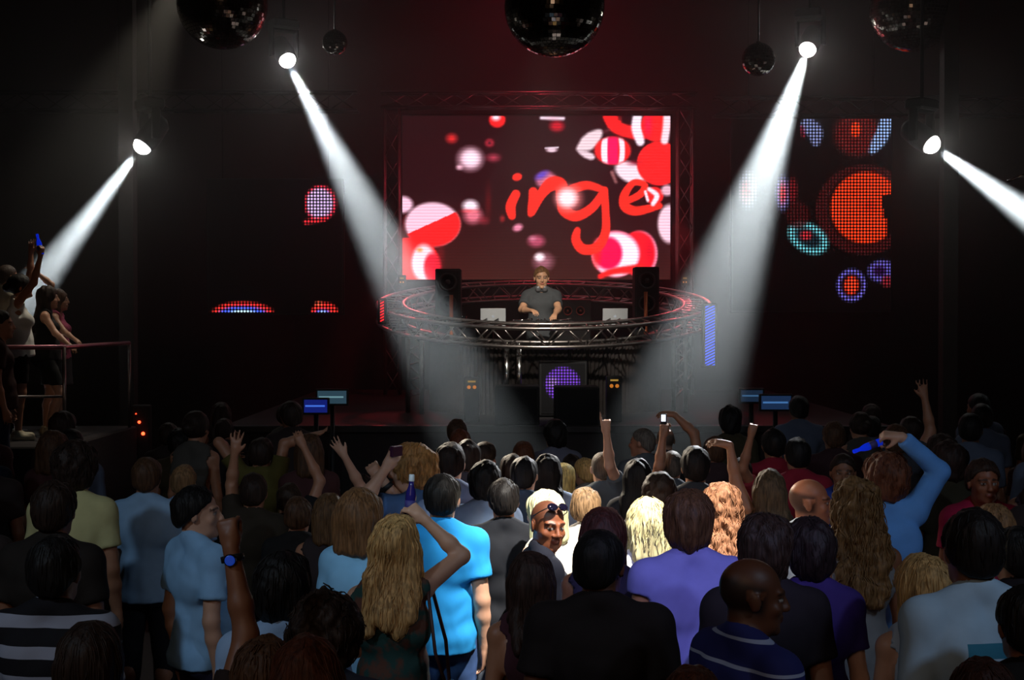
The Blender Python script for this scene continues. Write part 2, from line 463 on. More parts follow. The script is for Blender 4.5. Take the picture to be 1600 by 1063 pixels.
def torso(vx, S, J, t=0.0, k=0.04, hips=True):
    """trunk, grown by t all round"""
    s = S['s']; f = S['sex'] == 'f'; wd = S.get('wide', 1.0); up = J['up']; b = S.get('belly', 0.0)
    E = lambda c, r: vx.ell(up(*c), (np.array(r)+t/s)*s, None, k*s)
    if f:
        E((0, -0.005, 1.27), (0.130*wd, 0.098, 0.165)); E((0, 0.0, 1.09), (0.118*wd, 0.088+b, 0.13)); E((0, -0.012, 0.94), (0.168*wd, 0.118, 0.13))
        for sg in (-1, 1): E((sg*0.07, 0.082, 1.265), (0.062, 0.055, 0.060))
    else:
        E((0, -0.008, 1.285), (0.150*wd, 0.110+b*0.5, 0.165)); E((0, 0.0, 1.09), (0.142*wd, 0.102+b, 0.15)); E((0, -0.01, 0.94), (0.158*wd, 0.112, 0.13))
        for sg in (-1, 1): E((sg*0.075, 0.06, 1.31), (0.075, 0.05, 0.06))
    for sg in (-1, 1):
        E((sg*0.085, -0.075, 1.31), (0.075, 0.04, 0.10))          # shoulder blades
        if hips: E((sg*0.075, -0.075, 0.89), (0.08, 0.075, 0.085))
    for side in 'LR':
        sh = J[side][0]; sg = 1 if side == 'R' else -1
        vx.cone(up(sg*0.05, -0.012, 1.425), sh, (0.056+t/s)*s, (0.050+t/s)*s, 0.03*s)
        vx.cone(up(sg*0.022, -0.028, 1.505), sh+V3(0, -0.005, 0.0)*s, (0.032+t/s)*s, (0.040+t/s)*s, 0.04*s)
    vx.cone(up(0, 0.0, 0.98), up(0, -0.005, 1.25), (0.088+t/s)*s, (0.09+t/s)*s, 0.06*s)

def arm_cone(vx, S, J, side, t=0.0, k=0.02, upto=None):
    s = S['s']; f = S['sex'] == 'f'; m = (0.88 if f else 1.0)*S.get('limb', 1.0)
    sh, el, wr, ha, n, pose = J[side]
    vx.cone(sh, el, 0.053*m*s+t, 0.041*m*s+t, k)
    mid = el+(wr-el)*0.35
    vx.cone(el, mid, 0.041*m*s+t, 0.040*m*s+t, k); vx.cone(mid, wr, 0.040*m*s+t, 0.026*m*s+t, k)

def grow_body(S, J, h):
    s = S['s']; R = J['Rm']; hc = J['head']; f = S['sex'] == 'f'
    pts = [J[k][i] for k in 'LR' for i in range(3)]+[J[k][2]+J[k][3]*0.2*s for k in 'LR']+[hc+V3(0, 0, 0.16)*s, hc+V3(-.12, .14, 0)*s, hc+V3(.12, -.16, 0)*s, V3(-0.25, -0.22, -0.02)*s, V3(0.25, 0.28, 0)*s]
    pts += [J[q][i] for q in ('legL', 'legR') for i in range(3)]
    lo = np.min(pts, axis=0)-0.10; hi = np.max(pts, axis=0)+0.10; lo[2] = max(lo[2], -0.02)
    vx = Vox(lo, hi, h)
    torso(vx, S, J)
    for side in 'LR':
        arm_cone(vx, S, J, side)
        sh, el, wr, ha, n, pose = J[side]
        hand(vx, wr, ha, n, side == 'R', pose, s*(0.92 if f else 1.0))
        hp, kn, an = J['leg'+side]; lm = S.get('limb', 1.0)
        vx.cone(hp, kn, 0.088*s*lm, 0.056*s*lm, 0.03*s); cm = kn+(an-kn)*0.35+V3(0, -0.018, 0)*s
        vx.cone(kn, cm, 0.055*s*lm, 0.056*s*lm, 0.02*s); vx.cone(cm, an, 0.055*s*lm, 0.034*s*lm, 0.02*s)
        tx = 0.02 if side == 'R' else -0.02
        vx.cone(an+V3(0, -0.02, -0.045)*s, an+V3(tx, 0.14, -0.06)*s, 0.034*s, 0.024*s, 0.03*s)
    hs = s*HEAD
    G = lambda x, y, z: hc+R @ (V3(x, y, z)*hs)
    nk = 0.050 if f else 0.058
    vx.cone(J['neck']+V3(0, 0.016, -0.03)*s, G(0, -0.020, -0.05), nk*0.9*hs, nk*hs, 0.03*hs)
    vx.ell(G(0, -0.014, 0.035), V3(0.076, 0.096, 0.088)*hs, R, 0.01)
    vx.ell(G(0, 0.026, -0.030), V3(0.062*S.get('face', 1.0), 0.066, 0.086)*hs, R, 0.02*hs)
    jw = (0.043 if f else 0.050)*S.get('face', 1.0)
    vx.ell(G(0, 0.040, -0.078), V3(jw, 0.046, 0.033)*hs, R, 0.02*hs)
    vx.ell(G(0, 0.078, -0.096), V3(0.020, 0.016, 0.015)*hs, R, 0.015*hs)
    for sg in (-1, 1):
        vx.cone(G(sg*0.012, 0.088, 0.028), G(sg*0.048, 0.070, 0.030), 0.009*hs, 0.008*hs, 0.014*hs)
        vx.ell(G(sg*0.042, 0.062, -0.022), V3(0.022, 0.018, 0.018)*hs, R, 0.018*hs)
        vx.ell(G(sg*0.031, 0.098, 0.008), V3(0.017, 0.014, 0.011)*hs, R, 0.010*hs, True)
        vx.ell(G(sg*0.031, 0.076, 0.008), V3(0.0135, 0.0125, 0.0125)*hs, R, 0.003*hs)
        Re = R @ rot(-sg*18, 0, sg*6)
        vx.ell(G(sg*0.078, -0.012, -0.002), V3(0.0085, 0.020, 0.032)*hs, Re, 0.006*hs)
        nw = S.get('nose', 1.0); vx.ell(G(sg*0.010*nw, 0.100, -0.026), V3(0.009*nw, 0.010, 0.008)*hs, R, 0.006*hs)
    vx.cone(G(0, 0.090, 0.018), G(0, 0.110, -0.022), 0.0085*hs, 0.0125*hs, 0.010*hs)
    fl = S.get('lips', 1.0)
    vx.ell(G(0, 0.090, -0.050), V3(0.024, 0.011, 0.0062*fl)*hs, R, 0.005*hs); vx.ell(G(0, 0.089, -0.061), V3(0.021, 0.011, 0.0070*fl)*hs, R, 0.005*hs)
    V, Q = vx.mesh(); V = relax(V, Q, 1, 0.35)
    # colours of lips, brows and eyes
    q = (V-hc) @ R/hs; x, y, z = np.abs(q[:, 0]), q[:, 1], q[:, 2]
    T = np.zeros((len(V), 4), dtype=np.float32)
    def mark(mask, rgb, al=1.0): T[mask, :3] = lin(rgb); T[mask, 3] = al
    fr = y > 0.055
    sk = S['skin']; dk = S.get('brow', (40, 28, 22))
    mark(fr & ((x/0.026)**2+((z+0.0555)/0.0125)**2 < 1), tuple(int(a*b) for a, b in zip(sk, (0.86, 0.62, 0.60))), 0.8)
    mark(fr & (x > 0.011) & (x < 0.054) & (np.abs(z-0.031+0.004*(x > 0.04)) < 0.0052), dk, 0.85)
    mark(fr & (((x-0.031)/0.0165)**2+((z-0.008)/0.0085)**2 < 1), tuple(int(a*0.45) for a in sk), 0.8)
    mark(fr & (((x-0.031)/0.0145)**2+((z-0.0072)/0.0058)**2 < 1), (176, 168, 160))
    mark(fr & (((q[:, 0]-np.sign(q[:, 0])*0.031-S.get('gaze', 0.0))/0.0062)**2+((z-0.008)/0.0064)**2 < 1), (38, 26, 20))
    if S.get('stubble'):
        how, rgb = S['stubble']
        if how == 'shaved': mk = (z > 0.80*y+0.012) & (z > -0.055) & ~((x > 0.068) & (np.abs(z) < 0.03) & (np.abs(y) < 0.03))
        else: mk = (z < 0.058-0.2*y) & (z > -0.06) & (y < 0.035) & ~((x > 0.07) & (np.abs(z) < 0.035) & (np.abs(y+0.01) < 0.03))
        T[mk & (T[:, 3] == 0), :3] = lin(rgb)
        f1 = np.clip((z-0.80*y-0.012)/0.012, 0, 1) if how == 'shaved' else np.clip((0.058-0.2*y-z)/0.02, 0, 1)*np.clip((0.035-y)/0.02, 0, 1)*np.clip((z+0.06)/0.03, 0, 1)
        T[:, 3] = np.where(mk & (T[:, 3] == 0), (0.6 if how == 'shaved' else 0.85)*f1, T[:, 3])
    return V, Q, T

def grow_hair(S, J, h):
    st, col = S['hair'][:2]
    if st == 'none': return None
    s = S['s']; R = J['Rm']; hc = J['head']; up = J['up']; seed = int(S['seed'])
    long = st in ('long', 'wavy', 'curls')
    lo = hc-V3(0.24, 0.26, 0.62 if long else 0.27)*s; hi = hc+V3(0.24, 0.24, 0.24)*s
    vx = Vox(lo, hi, h)
    s = s*HEAD
    G = lambda x, y, z: hc+R @ (V3(x, y, z)*s)
    HE = lambda c, r, k=0.02: vx.ell(G(*c), V3(*r)*s, R, k*s)
    amp, fq, strch = 0.004, 70, (1, 1, 0.25)
    if st in ('short', 'buzz', 'crop', 'ring'):
        o = {'short': 0.013, 'buzz': 0.005, 'crop': 0.010, 'ring': 0.003}[st]
        HE((0, -0.016, 0.036), (0.076+o, 0.097+o, 0.088+o*1.15)); HE((0, -0.055, -0.02), (0.066+o*0.6, 0.05+o*0.6, 0.062), 0.03)
        vx.plane(G(0, 0.082, 0.080), R @ V3(0, 0.80, -0.95), 0.006*s); vx.plane(G(0, 0.066, 0.05), R @ V3(0, 1, -0.12), 0.01*s)
        if st == 'ring': vx.plane(G(0, -0.07, 0.062), R @ V3(0, 0.45, 1), 0.008*s)
        amp = {'short': 0.005, 'buzz': 0.001, 'crop': 0.003, 'ring': 0.001}[st]
        vx.ell(G(0, 0.075, -0.05), V3(0.072, 0.07, 0.10)*s, R, 0.005, True)
    elif st in ('full', 'afro', 'tousled'):
        o = {'full': 0.019, 'afro': 0.044, 'tousled': 0.030}[st]
        HE((0, -0.014, 0.038), (0.078+o, 0.096+o, 0.088+o*0.95)); HE((0, -0.055, -0.035), (0.070+o*0.6, 0.055+o*0.5, 0.07), 0.04)
        vx.ell(G(0, 0.115, -0.055), V3(0.080, 0.085, 0.115)*s, R, 0.01, True); vx.plane(G(0, 0.02, -0.085), R @ V3(0, 0.5, -1), 0.01)
        amp, fq, strch = {'full': (0.008, 62, (1, 1, 0.45)), 'afro': (0.009, 85, (1, 1, 1)), 'tousled': (0.008, 58, (1, 1, 0.7))}[st]
    else:                                   # bob, long, wavy, curls, tied
        v = S.get('vol', 1.0)
        HE((0, -0.016, 0.036), (0.092*v, 0.113*v, 0.105*v))
        if st == 'tied':
            HE((0, -0.125, 0.02), (0.045, 0.045, 0.045), 0.02); vx.plane(G(0, -0.03, -0.06), R @ V3(0, 0.55, -1), 0.01)
        else:
            b = {'bob': -0.115, 'long': -0.15, 'wavy': -0.13, 'curls': -0.15}[st]
            for sg in (-1, 1):
                vx.cone(G(sg*0.064, -0.012, 0.0), G(sg*0.070*v, 0.0, b), 0.036*s*v, 0.030*s, 0.03*s)
            for xx in (-0.045, 0.0, 0.045): vx.cone(G(xx, -0.07, 0.0), G(xx*1.25, -0.082, b-0.01), 0.048*s*v, 0.038*s*v, 0.03*s)
        if long:
            ln = S.get('len', 0.30)
            top = G(0, -0.09, b+0.03)
            for i, xx in enumerate((-0.085, -0.045, 0.0, 0.045, 0.085)):
                e = up(xx*1.05+S.get('hx', 0), -0.150+0.012*abs(xx)/0.085, 1.455-ln+0.03*((i*5) % 3))
                vx.cone(G(xx*0.9, -0.08, b+0.02), e, 0.042*s*v, 0.026*s, 0.03*s)
        vx.ell(G(0, 0.118, -0.05), V3(0.060, 0.082, 0.115)*s, R, 0.01, True)
        vx.cone(J['neck']+V3(0, 0.012, -0.02)*s, G(0, 0.0, -0.05), 0.057*s, 0.052*s, 0.0, True)
        amp, fq, strch = {'bob': (0.005, 75, (1, 1, 0.15)), 'long': (0.006, 75, (1, 1, 0.12)), 'wavy': (0.010, 48, (1, 1, 0.5)), 'curls': (0.015, 62, (1, 1, 0.7)), 'tied': (0.003, 70, (1, 1, 0.2))}[st]
    V, Q = vx.mesh()
    if not len(V): return None
    n = vnormals(V, Q)
    V = V+n*(wob(V, fq, seed, strch)*amp+wob(V, fq*2.3, seed+5, strch)*amp*0.4)[:, None]*s
    return V, Q

def strands(V, Q, count, seed, s, length=0.3, curl=0.0, r=0.0026, lift=0.0005):
    """locks that run down over the hair, as thin tapered tubes"""
    from mathutils.kdtree import KDTree
    n = vnormals(V, Q); kd = KDTree(len(V))
    for i, p in enumerate(V): kd.insert(p, i)
    kd.balance()
    rr = random.Random(seed); top, bot = V[:, 2].max(), V[:, 2].min()
    order = [i for i in range(len(V)) if V[i, 2] > bot+0.3*(top-bot)]
    VV, QQ = [], []; base = 0; K = 4
    for c in range(count):
        i = order[rr.randrange(len(order))]; p = Vector(V[i].tolist()); L = length*rr.uniform(0.35, 1.0); step = 0.014; ph = rr.uniform(0, 6.28); path = []; tw = rr.uniform(40, 80)
        drift = Vector((rr.gauss(0, 0.12), rr.gauss(0, 0.12), 0))
        for k in range(int(L/step)):
            co, j, dist = kd.find(p); nn = Vector(n[j].tolist())
            if dist > 0.03: break
            t = Vector((0, 0, -1))+drift; t = t-nn*nn.dot(t)
            if t.length < 0.05: t = Vector((rr.uniform(-1, 1), -1, 0)); t = t-nn*nn.dot(t)
            t.normalize()
            sd = t.cross(nn)
            path.append(co+nn*(lift+curl*(0.6+0.5*math.cos(ph+tw*k*step)))+sd*(curl*math.sin(ph+tw*k*step)))
            p = co+t*step
        if len(path) < 4: continue
        m = len(path); R0 = r*rr.uniform(0.6, 1.3)
        for k, q in enumerate(path):
            t = (path[min(k+1, m-1)]-path[max(k-1, 0)]).normalized(); u = t.orthogonal().normalized(); w_ = t.cross(u)
            rad = R0*(0.35+1.0*math.sin(math.pi*min(1, (k+0.7)/(m-0.2))))
            for e in range(K):
                a = 2*math.pi*e/K; VV.append(q+(u*math.cos(a)+w_*math.sin(a))*rad)
        for k in range(m-1):
            for e in range(K):
                f = (e+1) % K; QQ.append((base+k*K+e, base+k*K+f, base+(k+1)*K+f, base+(k+1)*K+e))
        base += m*K
    if not VV: return V, Q
    return np.concatenate([V, np.array([tuple(v) for v in VV], dtype=np.float32)]), np.concatenate([Q, np.array(QQ, dtype=Q.dtype)+len(V)])

def grow_top(S, J, h):
    kind = S['top'][0]
    if kind == 'none': return None
    s = S['s']; up = J['up']; seed = int(S['seed'])
    pts = [J[k][i] for k in 'LR' for i in range(3 if kind in ('long', 'rolled') else 2)]+[up(0.3, 0.3, 1.5), up(-0.3, -0.3, 0.6)]
    vx = Vox(np.min(pts, axis=0)-0.13, np.max(pts, axis=0)+0.13, h)
    t = 0.016
    torso(vx, S, J, t*s)
    hem = {'tank': 0.88, 'dress': 0.58, 'halter': 0.86, 'crop': 1.08}.get(kind, 0.855)
    if kind == 'dress':
        vx.cone(up(0, -0.01, 0.98), up(0, -0.01, 0.55), 0.165*s, 0.20*s, 0.05*s)
    else:
        vx.cone(up(0, 0.0, 1.05), up(0, -0.005, 0.80), (0.130+t)*s*S.get('wide', 1), (0.158+t)*s*S.get('wide', 1), 0.06*s)
    if kind in ('tank', 'halter', 'dress'):
        for side in 'LR':
            sh, el = J[side][0], J[side][1]
            vx.cone(sh+(el-sh)*0.25+V3(0, 0, 0.03)*s, el, 0.085*s, 0.075*s, 0.01*s, True)
            sg = 1 if side == 'R' else -1
            vx.cone(up(sg*0.25, 0, 1.55), up(sg*(0.16 if S['sex'] == 'f' else 0.19), 0, 1.36), 0.08*s, 0.055*s, 0.02*s, True)
    if kind == 'halter': vx.plane(up(0, 0, 1.24), V3(0, -0.9, 1), 0.005)
    if kind == 'crop': vx.plane(up(0, 0, 1.37), V3(0, -0.3, 1), 0.005)
    vx.plane(up(0, 0, hem), V3(0, 0.05, -1), 0.006)
    if kind in ('tee', 'polo', 'shirt', 'rolled', 'long'):
        for side in 'LR':
            sh, el, wr = J[side][:3]; m = (0.9 if S['sex'] == 'f' else 1.0)*S.get('limb', 1.0)
            fr = {'tee': 0.62, 'polo': 0.66, 'shirt': 0.72}.get(kind, 1.0)*S.get('sleeve', 1.0)
            vx.cone(sh-(el-sh)*0.05, el, (0.060*m+0.010)*s, (0.062 if fr < 1 else 0.050)*m*s+0.006, 0.03*s, ends=(-1, fr) if fr < 1 else None)
            if fr >= 1:
                vx.cone(el, wr, 0.054*m*s, 0.042*s, 0.02*s, ends=(-1, 0.95 if kind == 'long' else 0.35))
    G = J['head']; nb = J['neck']
    lowneck = 0.028 if kind in ('tank', 'dress') else 0.0
    vx.cone(nb+V3(0, 0.026+lowneck*0.8, 0.022-lowneck)*s, nb+V3(0, 0.05, 0.2)*s, (0.062+lowneck*0.8)*s, 0.12*s, 0.006*s, True)
    if kind in ('polo', 'shirt', 'rolled', 'long') and S['top'][2:3] != ('nocollar',):
        for a in range(14):
            a0, a1 = a/14*6.283, (a+1)/14*6.283
            P = lambda q: nb+V3(0.067*math.sin(q), 0.012+0.062*math.cos(q), 0.004-0.022*math.cos(q))*s
            vx.cone(P(a0), P(a1), 0.0155*s, 0.0155*s, 0.006)
    V, Q = vx.mesh()
    n = vnormals(V, Q)
    low = np.clip((1.40*s-V[:, 2])/0.4, 0, 1)
    V = V+n*((wob(V, 24, seed, (0.7, 0.7, 1.5))*0.0075+wob(V, 52, seed+3, (1, 1, 0.7))*0.0038+0.003)*(0.30+0.70*low))[:, None]
    return V, Q

def grow_bottom(S, J, h):
    kind = S['bottom'][0]
    if kind == 'none': return None
    s = S['s']; seed = int(S['seed'])+11; lm = S.get('limb', 1.0)
    pts = [J[q][i] for q in ('legL', 'legR') for i in range(3)]+[V3(0.26, 0.26, 1.05)*s, V3(-0.26, -0.26, 0.05)*s]
    vx = Vox(np.min(pts, axis=0)-0.06, np.max(pts, axis=0)+0.06, h)
    f = S['sex'] == 'f'; wd = S.get('wide', 1.0); t = 0.010
    vx.ell(V3(0, -0.012, 0.94)*s, (V3(0.168 if f else 0.158, 0.118 if f else 0.112, 0.14)+t)*V3(wd, 1, 1)*s)
    for sg in (-1, 1): vx.ell(V3(sg*0.075, -0.075, 0.89)*s, (V3(0.08, 0.075, 0.085)+t)*s, None, 0.03*s)
    if kind == 'skirt':
        vx.cone(V3(0, -0.01, 0.92)*s, V3(0, -0.01, 0.52)*s, 0.17*s, 0.20*s, 0.05*s); vx.plane(V3(0, 0, 0.56)*s, V3(0, 0, -1), 0.004)
    else:
        for side in 'LR':
            hp, kn, an = J['leg'+side]
            vx.cone(hp, kn, (0.088*lm+t+0.004)*s, (0.062*lm+t)*s, 0.03*s)
            if kind != 'shorts': vx.cone(kn, an, (0.060*lm+t)*s, (0.052+t)*s, 0.02*s)
        if kind == 'shorts': vx.plane(V3(0, 0, 0.60)*s, V3(0, 0, -1), 0.004)
        else: vx.plane(V3(0, 0, 0.045)*s, V3(0, 0, -1), 0.004)
    vx.plane(V3(0, 0, 1.02)*s, V3(0, 0, 1), 0.004)
    V, Q = vx.mesh(); n = vnormals(V, Q)
    return V+n*(wob(V, 30, seed, (1, 1, 1.2))*0.004)[:, None], Q

def shoe_mesh(S, J, side):
    s = S['s']; an = J['leg'+side][2]; sg = 1 if side == 'R' else -1
    vx = Vox(an+V3(-0.12, -0.16, -0.16)*s, an+V3(0.12, 0.28, 0.1)*s, 0.010)
    vx.cone(an+V3(0, -0.035, -0.050)*s, an+V3(sg*0.018, 0.135, -0.058)*s, 0.045*s, 0.040*s, 0.01)
    vx.cone(an+V3(0, -0.01, 0.005)*s, an+V3(0, 0.03, -0.05)*s, 0.046*s, 0.045*s, 0.02)
    vx.plane(V3(0, 0, 0.001), V3(0, 0, -1)); vx.plane(an+V3(0, 0, 0.025)*s, V3(0, 0, 1), 0.004)
    return vx.mesh()

PEOPLE = []
def person(label, px, py, d, yaw=0, skin=(150, 100, 74), hair=('short', (30, 22, 18)), top=('tee', (30, 28, 30)), bottom=('jeans', (40, 48, 66)),
           sex='m', arms=None, res=0.012, base=0.0, group=None, locks=None, sandal=False, shoe=(30, 28, 28), hand_res=None, **kw):
    """one person; px, py is the top of the head in the photo and d how far off it stands"""
    h = CAMZ-(py-HZ)*d/FPX-base
    s = (h-0.012)/1.75
    if not 0.8 < s < 1.14: print('height?', label, round(h, 2))
    S = dict(s=s, sex=sex, skin=skin, hair=hair, top=top, bottom=bottom, seed=len(PEOPLE)*13+3, **kw)
    p = at(px, py, d); cy, sy = math.cos(math.radians(yaw)), math.sin(math.radians(yaw))
    toL = lambda v, o: np.array(((v[0]-o[0])*cy+(v[1]-o[1])*sy, -(v[0]-o[0])*sy+(v[1]-o[1])*cy, v[2]-base))
    J0 = skeleton(S); hc = J0['head']
    o = (p.x-(hc[0]*cy-hc[1]*sy), d-(hc[0]*sy+hc[1]*cy))
    if arms:
        A = {}
        for side, a in arms.items():
            a = dict(a)
            for k in 'ew':
                if k in a and len(a[k]) == 3 and abs(a[k][0]) > 3:
                    q = at(a[k][0], a[k][1], d+a[k][2]); a[k] = toL(q, o)
            for k in 'na':
                if k in a:
                    v = a[k]; a[k] = (v[0]*cy+v[1]*sy, -v[0]*sy+v[1]*cy, v[2])
            A[side] = a
        S['arms'] = A
    J = skeleton(S)
    root = thing('person', label, 'person', (o[0], o[1], base), math.radians(yaw), group)
    if res == 0.012 and d < 5.8: res = 0.009
    br = min(hand_res or res, res)
    V, Q, T = grow_body(S, J, br)
    me = np_mesh('body', V, Q); ca = me.color_attributes.new('tint', 'FLOAT_COLOR', 'POINT'); ca.data.foreach_set('color', T.ravel())
    link_mesh('body', me, skin_mat(skin), root)
    H = grow_hair(S, J, min(res, 0.010))
    if H is not None:
        V, Q = H
        if locks is None and d < 8.5 and not group:
            locks = {'short': (170, 0.09, 0.001, 0.0020), 'full': (240, 0.12, 0.002, 0.0023), 'tousled': (300, 0.09, 0.006, 0.0022), 'afro': (420, 0.07, 0.009, 0.0024), 'bob': (160, 0.2, 0.0, 0.0021), 'long': (160, 0.24, 0.0, 0.0021)}.get(hair[0])
        if locks: V, Q = strands(V, Q, locks[0], int(S['seed']), s, *locks[1:])
        link_mesh('hair', np_mesh('hair', V, Q), hair_mat(hair[1]), root)
    W = grow_top(S, J, res)
    if W is not None:
        nm = {'dress': 'dress', 'tank': 'tank_top', 'halter': 'halter_top', 'tee': 'tee_shirt', 'polo': 'polo_shirt', 'crop': 'crop_top'}.get(top[0], 'shirt')
        link_mesh(nm, np_mesh(nm, *W), cloth_mat(top[1], *[x for x in top[2:] if x != 'nocollar']), root)
    W = grow_bottom(S, J, max(res, 0.012))
    if W is not None:
        nm = {'jeans': 'jeans', 'skirt': 'skirt', 'shorts': 'shorts'}.get(bottom[0], 'trousers')
        link_mesh(nm, np_mesh(nm, *W), cloth_mat(bottom[1], 'denim' if bottom[0] == 'jeans' else 'plain'), root)
    for side in 'LR':
        link_mesh('shoe', np_mesh('shoe', *shoe_mesh(S, J, side)), plain('shoe leather', shoe, 0.5), root)
    toW = lambda v: Vector((o[0]+v[0]*cy-v[1]*sy, o[1]+v[0]*sy+v[1]*cy, base+v[2]))
    dirW = lambda v: Vector((v[0]*cy-v[1]*sy, v[0]*sy+v[1]*cy, v[2]))
    info = dict(root=root, J=J, S=S, toW=toW, dirW=dirW, o=o, d=d, px=px, base=base, label=label)
    PEOPLE.append(info)
    return info

def grip(info, side, fwd=0.075, out=0.030):
    """where a held thing sits in that hand, with the hand's along, palm and side directions"""
    sh, el, wr, a, n, pose = info['J'][side]; n = unit(n-a*(a @ n)); sd = np.cross(a, n) if side == 'R' else np.cross(n, a)
    s = info['S']['s']
    return info['toW'](wr+a*fwd*s+n*out*s), info['dirW'](a), info['dirW'](n), info['dirW'](sd)
# ------------------------------------------------------------------ the hall
def struct(name, mb, mat):
    return tag(mb.build(name, mat), kind='structure')

M_dark = plain('black painted wall', (34, 28, 28), 0.85, noise=0.25, scale=3.0)
M_black = plain('black metal', (22, 21, 22), 0.45, 0.3, noise=0.2)
M_cab = plain('black speaker cabinet', (30, 28, 28), 0.7, noise=0.2, bump=0.2, scale=60)
M_steel = plain('brushed steel', (150, 140, 135), 0.32, 0.95, noise=0.12)
M_alu = plain('aluminium truss', (120, 112, 110), 0.38, 0.9, noise=0.1)
M_chrome = plain('chrome tube', (215, 210, 205), 0.12, 1.0, noise=0.05)
M_brick = plain('brown pillar', (26, 18, 14), 0.8, noise=0.3, scale=10)
M_floor = plain('dark dance floor', (36, 28, 26), 0.5, noise=0.3, scale=6)
YB = 23.6
SZ = 1.262+LIFT           # stage floor
m = MB(); m.box(-9, -4, -0.2, 9, YB+0.3, 0); struct('floor', m, M_floor)
m = MB(); m.box(-9, -4, 8.0, 9, YB+0.3, 8.2); struct('ceiling', m, M_dark)
m = MB(); m.box(-9.2, -4, 0, -9, YB+0.3, 8); struct('wall_left', m, M_dark)
m = MB(); m.box(9, -4, 0, 9.2, YB+0.3, 8); struct('wall_right', m, M_dark)
m = MB(); m.box(-9, YB, 0, 9, YB+0.3, 8); struct('wall_back', m, M_dark)
m = MB(); m.box(-9, -4.3, 0, 9, -4, 8); struct('wall_front', m, M_dark)

# the haze that hangs in the whole hall
mz = bpy.data.materials.new('stage haze'); mz.use_nodes = True; nt = mz.node_tree
nt.nodes.remove(nt.nodes['Principled BSDF'])
vs = N(nt, 'ShaderNodeVolumeScatter', Density=HAZE_DENSITY, Anisotropy=HAZE_G); vs.inputs['Color'].default_value = (1, 1, 1, 1)
# the smoke hangs thicker under the roof than above the heads
tc = N(nt, 'ShaderNodeTexCoord'); sp = N(nt, 'ShaderNodeSeparateXYZ'); nt.links.new(tc.outputs['Object'], sp.inputs[0])
mr = N(nt, 'ShaderNodeMapRange'); mr.inputs[1].default_value = -2.6; mr.inputs[2].default_value = 1.6; mr.inputs[3].default_value = HAZE_DENSITY*0.22; mr.inputs[4].default_value = HAZE_DENSITY*1.35
nt.links.new(sp.outputs['Z'], mr.inputs[0]); nt.links.new(mr.outputs[0], vs.inputs['Density'])
nt.links.new(vs.outputs[0], nt.nodes['Material Output'].inputs['Volume'])
hc_ = bpy.data.curves.new('haze', 'CURVE'); hc_.dimensions = '2D'; hc_.fill_mode = 'BOTH'; hc_.extrude = 3.99
sp_ = hc_.splines.new('POLY'); sp_.points.add(3); sp_.use_cyclic_u = True
for q, (x, y) in zip(sp_.points, ((-8.99, 13.85), (8.99, 13.85), (8.99, YB-0.01), (-8.99, YB-0.01))): q.co = (x, y, 0, 1)
hz = bpy.data.objects.new('haze', hc_); C.objects.link(hz); hz.location = (0, 0, 4.0); hc_.materials.append(mz)
tag(hz, 'thin grey theatrical smoke that fills the air of the club', 'haze', kind='stuff')

for px, lab in ((201, 'slim brown pillar by the left dancers podium'), (1481, 'slim brown pillar in the dark right of the tall dotted screen')):
    p = at(px, 500, 16.6); m = MB(); m.box(p.x-0.085, 16.5, 0, p.x+0.085, 16.68, 8.0)
    o = struct('pillar', m, M_brick); o['label'] = lab
# stage
m = MB(); m.box(-3.2, 15.2, 0, 4.2, YB-0.02, SZ-0.002, 0.01)
st = thing('stage', 'low black stage carrying the round disc jockey booth', 'stage', (0.4, 15.2, 0))
Mst = Matrix.Translation((-0.4, -15.2, 0))
m.build('deck', M_dark, st, Mst)
m = MB(); m.box(-3.2, 15.16, SZ-0.042, 4.2, 15.24, SZ+0.038, 0.01); m.build('edge_trim', M_black, st, Mst)

# ------------------------------------------------------------------ LED screens
def led_mat(name, kind, strength):
    m, nt, b = new_mat(name)
    b.inputs['Base Color'].default_value = (0.008, 0.008, 0.008, 1); b.inputs['Roughness'].default_value = 0.7; b.inputs['Specular IOR Level'].default_value = 0.08
    at_ = N(nt, 'ShaderNodeAttribute', attribute_name='picture')
    tc = N(nt, 'ShaderNodeTexCoord'); sp = N(nt, 'ShaderNodeSeparateXYZ'); nt.links.new(tc.outputs['Object'], sp.inputs[0])
    def math_(op, a, v=None):
        n = N(nt, 'ShaderNodeMath', operation=op); nt.links.new(a, n.inputs[0])
        if v is not None:
            if isinstance(v, float): n.inputs[1].default_value = v
            else: nt.links.new(v, n.inputs[1])
        return n.outputs[0]
    def cell(axis, pitch):
        return math_('ABSOLUTE', math_('SUBTRACT', math_('FRACT', math_('MULTIPLY', sp.outputs[axis], 1.0/pitch)), 0.5))
    if kind == 'lines':
        fac = math_('SUBTRACT', math_('MULTIPLY', math_('LESS_THAN', cell('Z', 0.047), 0.34), 0.30), -0.80)
    elif kind == 'stripes':      # slanting strips of diodes on a panel that is seen from the side
        z = math_('ADD', sp.outputs['Z'], math_('MULTIPLY', sp.outputs['X'], -0.5))
        fac = math_('LESS_THAN', math_('ABSOLUTE', math_('SUBTRACT', math_('FRACT', math_('MULTIPLY', z, 1/0.036)), 0.5)), 0.27)
    else:
        a = cell('X', kind); c = cell('Z', kind)
        r = math_('SQRT', math_('ADD', math_('MULTIPLY', a, a), math_('MULTIPLY', c, c)))
        fac = math_('MULTIPLY', math_('LESS_THAN', r, 0.36), 1.0)
    fin = math_('MULTIPLY', fac, float(strength))
    nt.links.new(at_.outputs['Color'], b.inputs['Emission Color']); nt.links.new(fin, b.inputs['Emission Strength'])
    return m

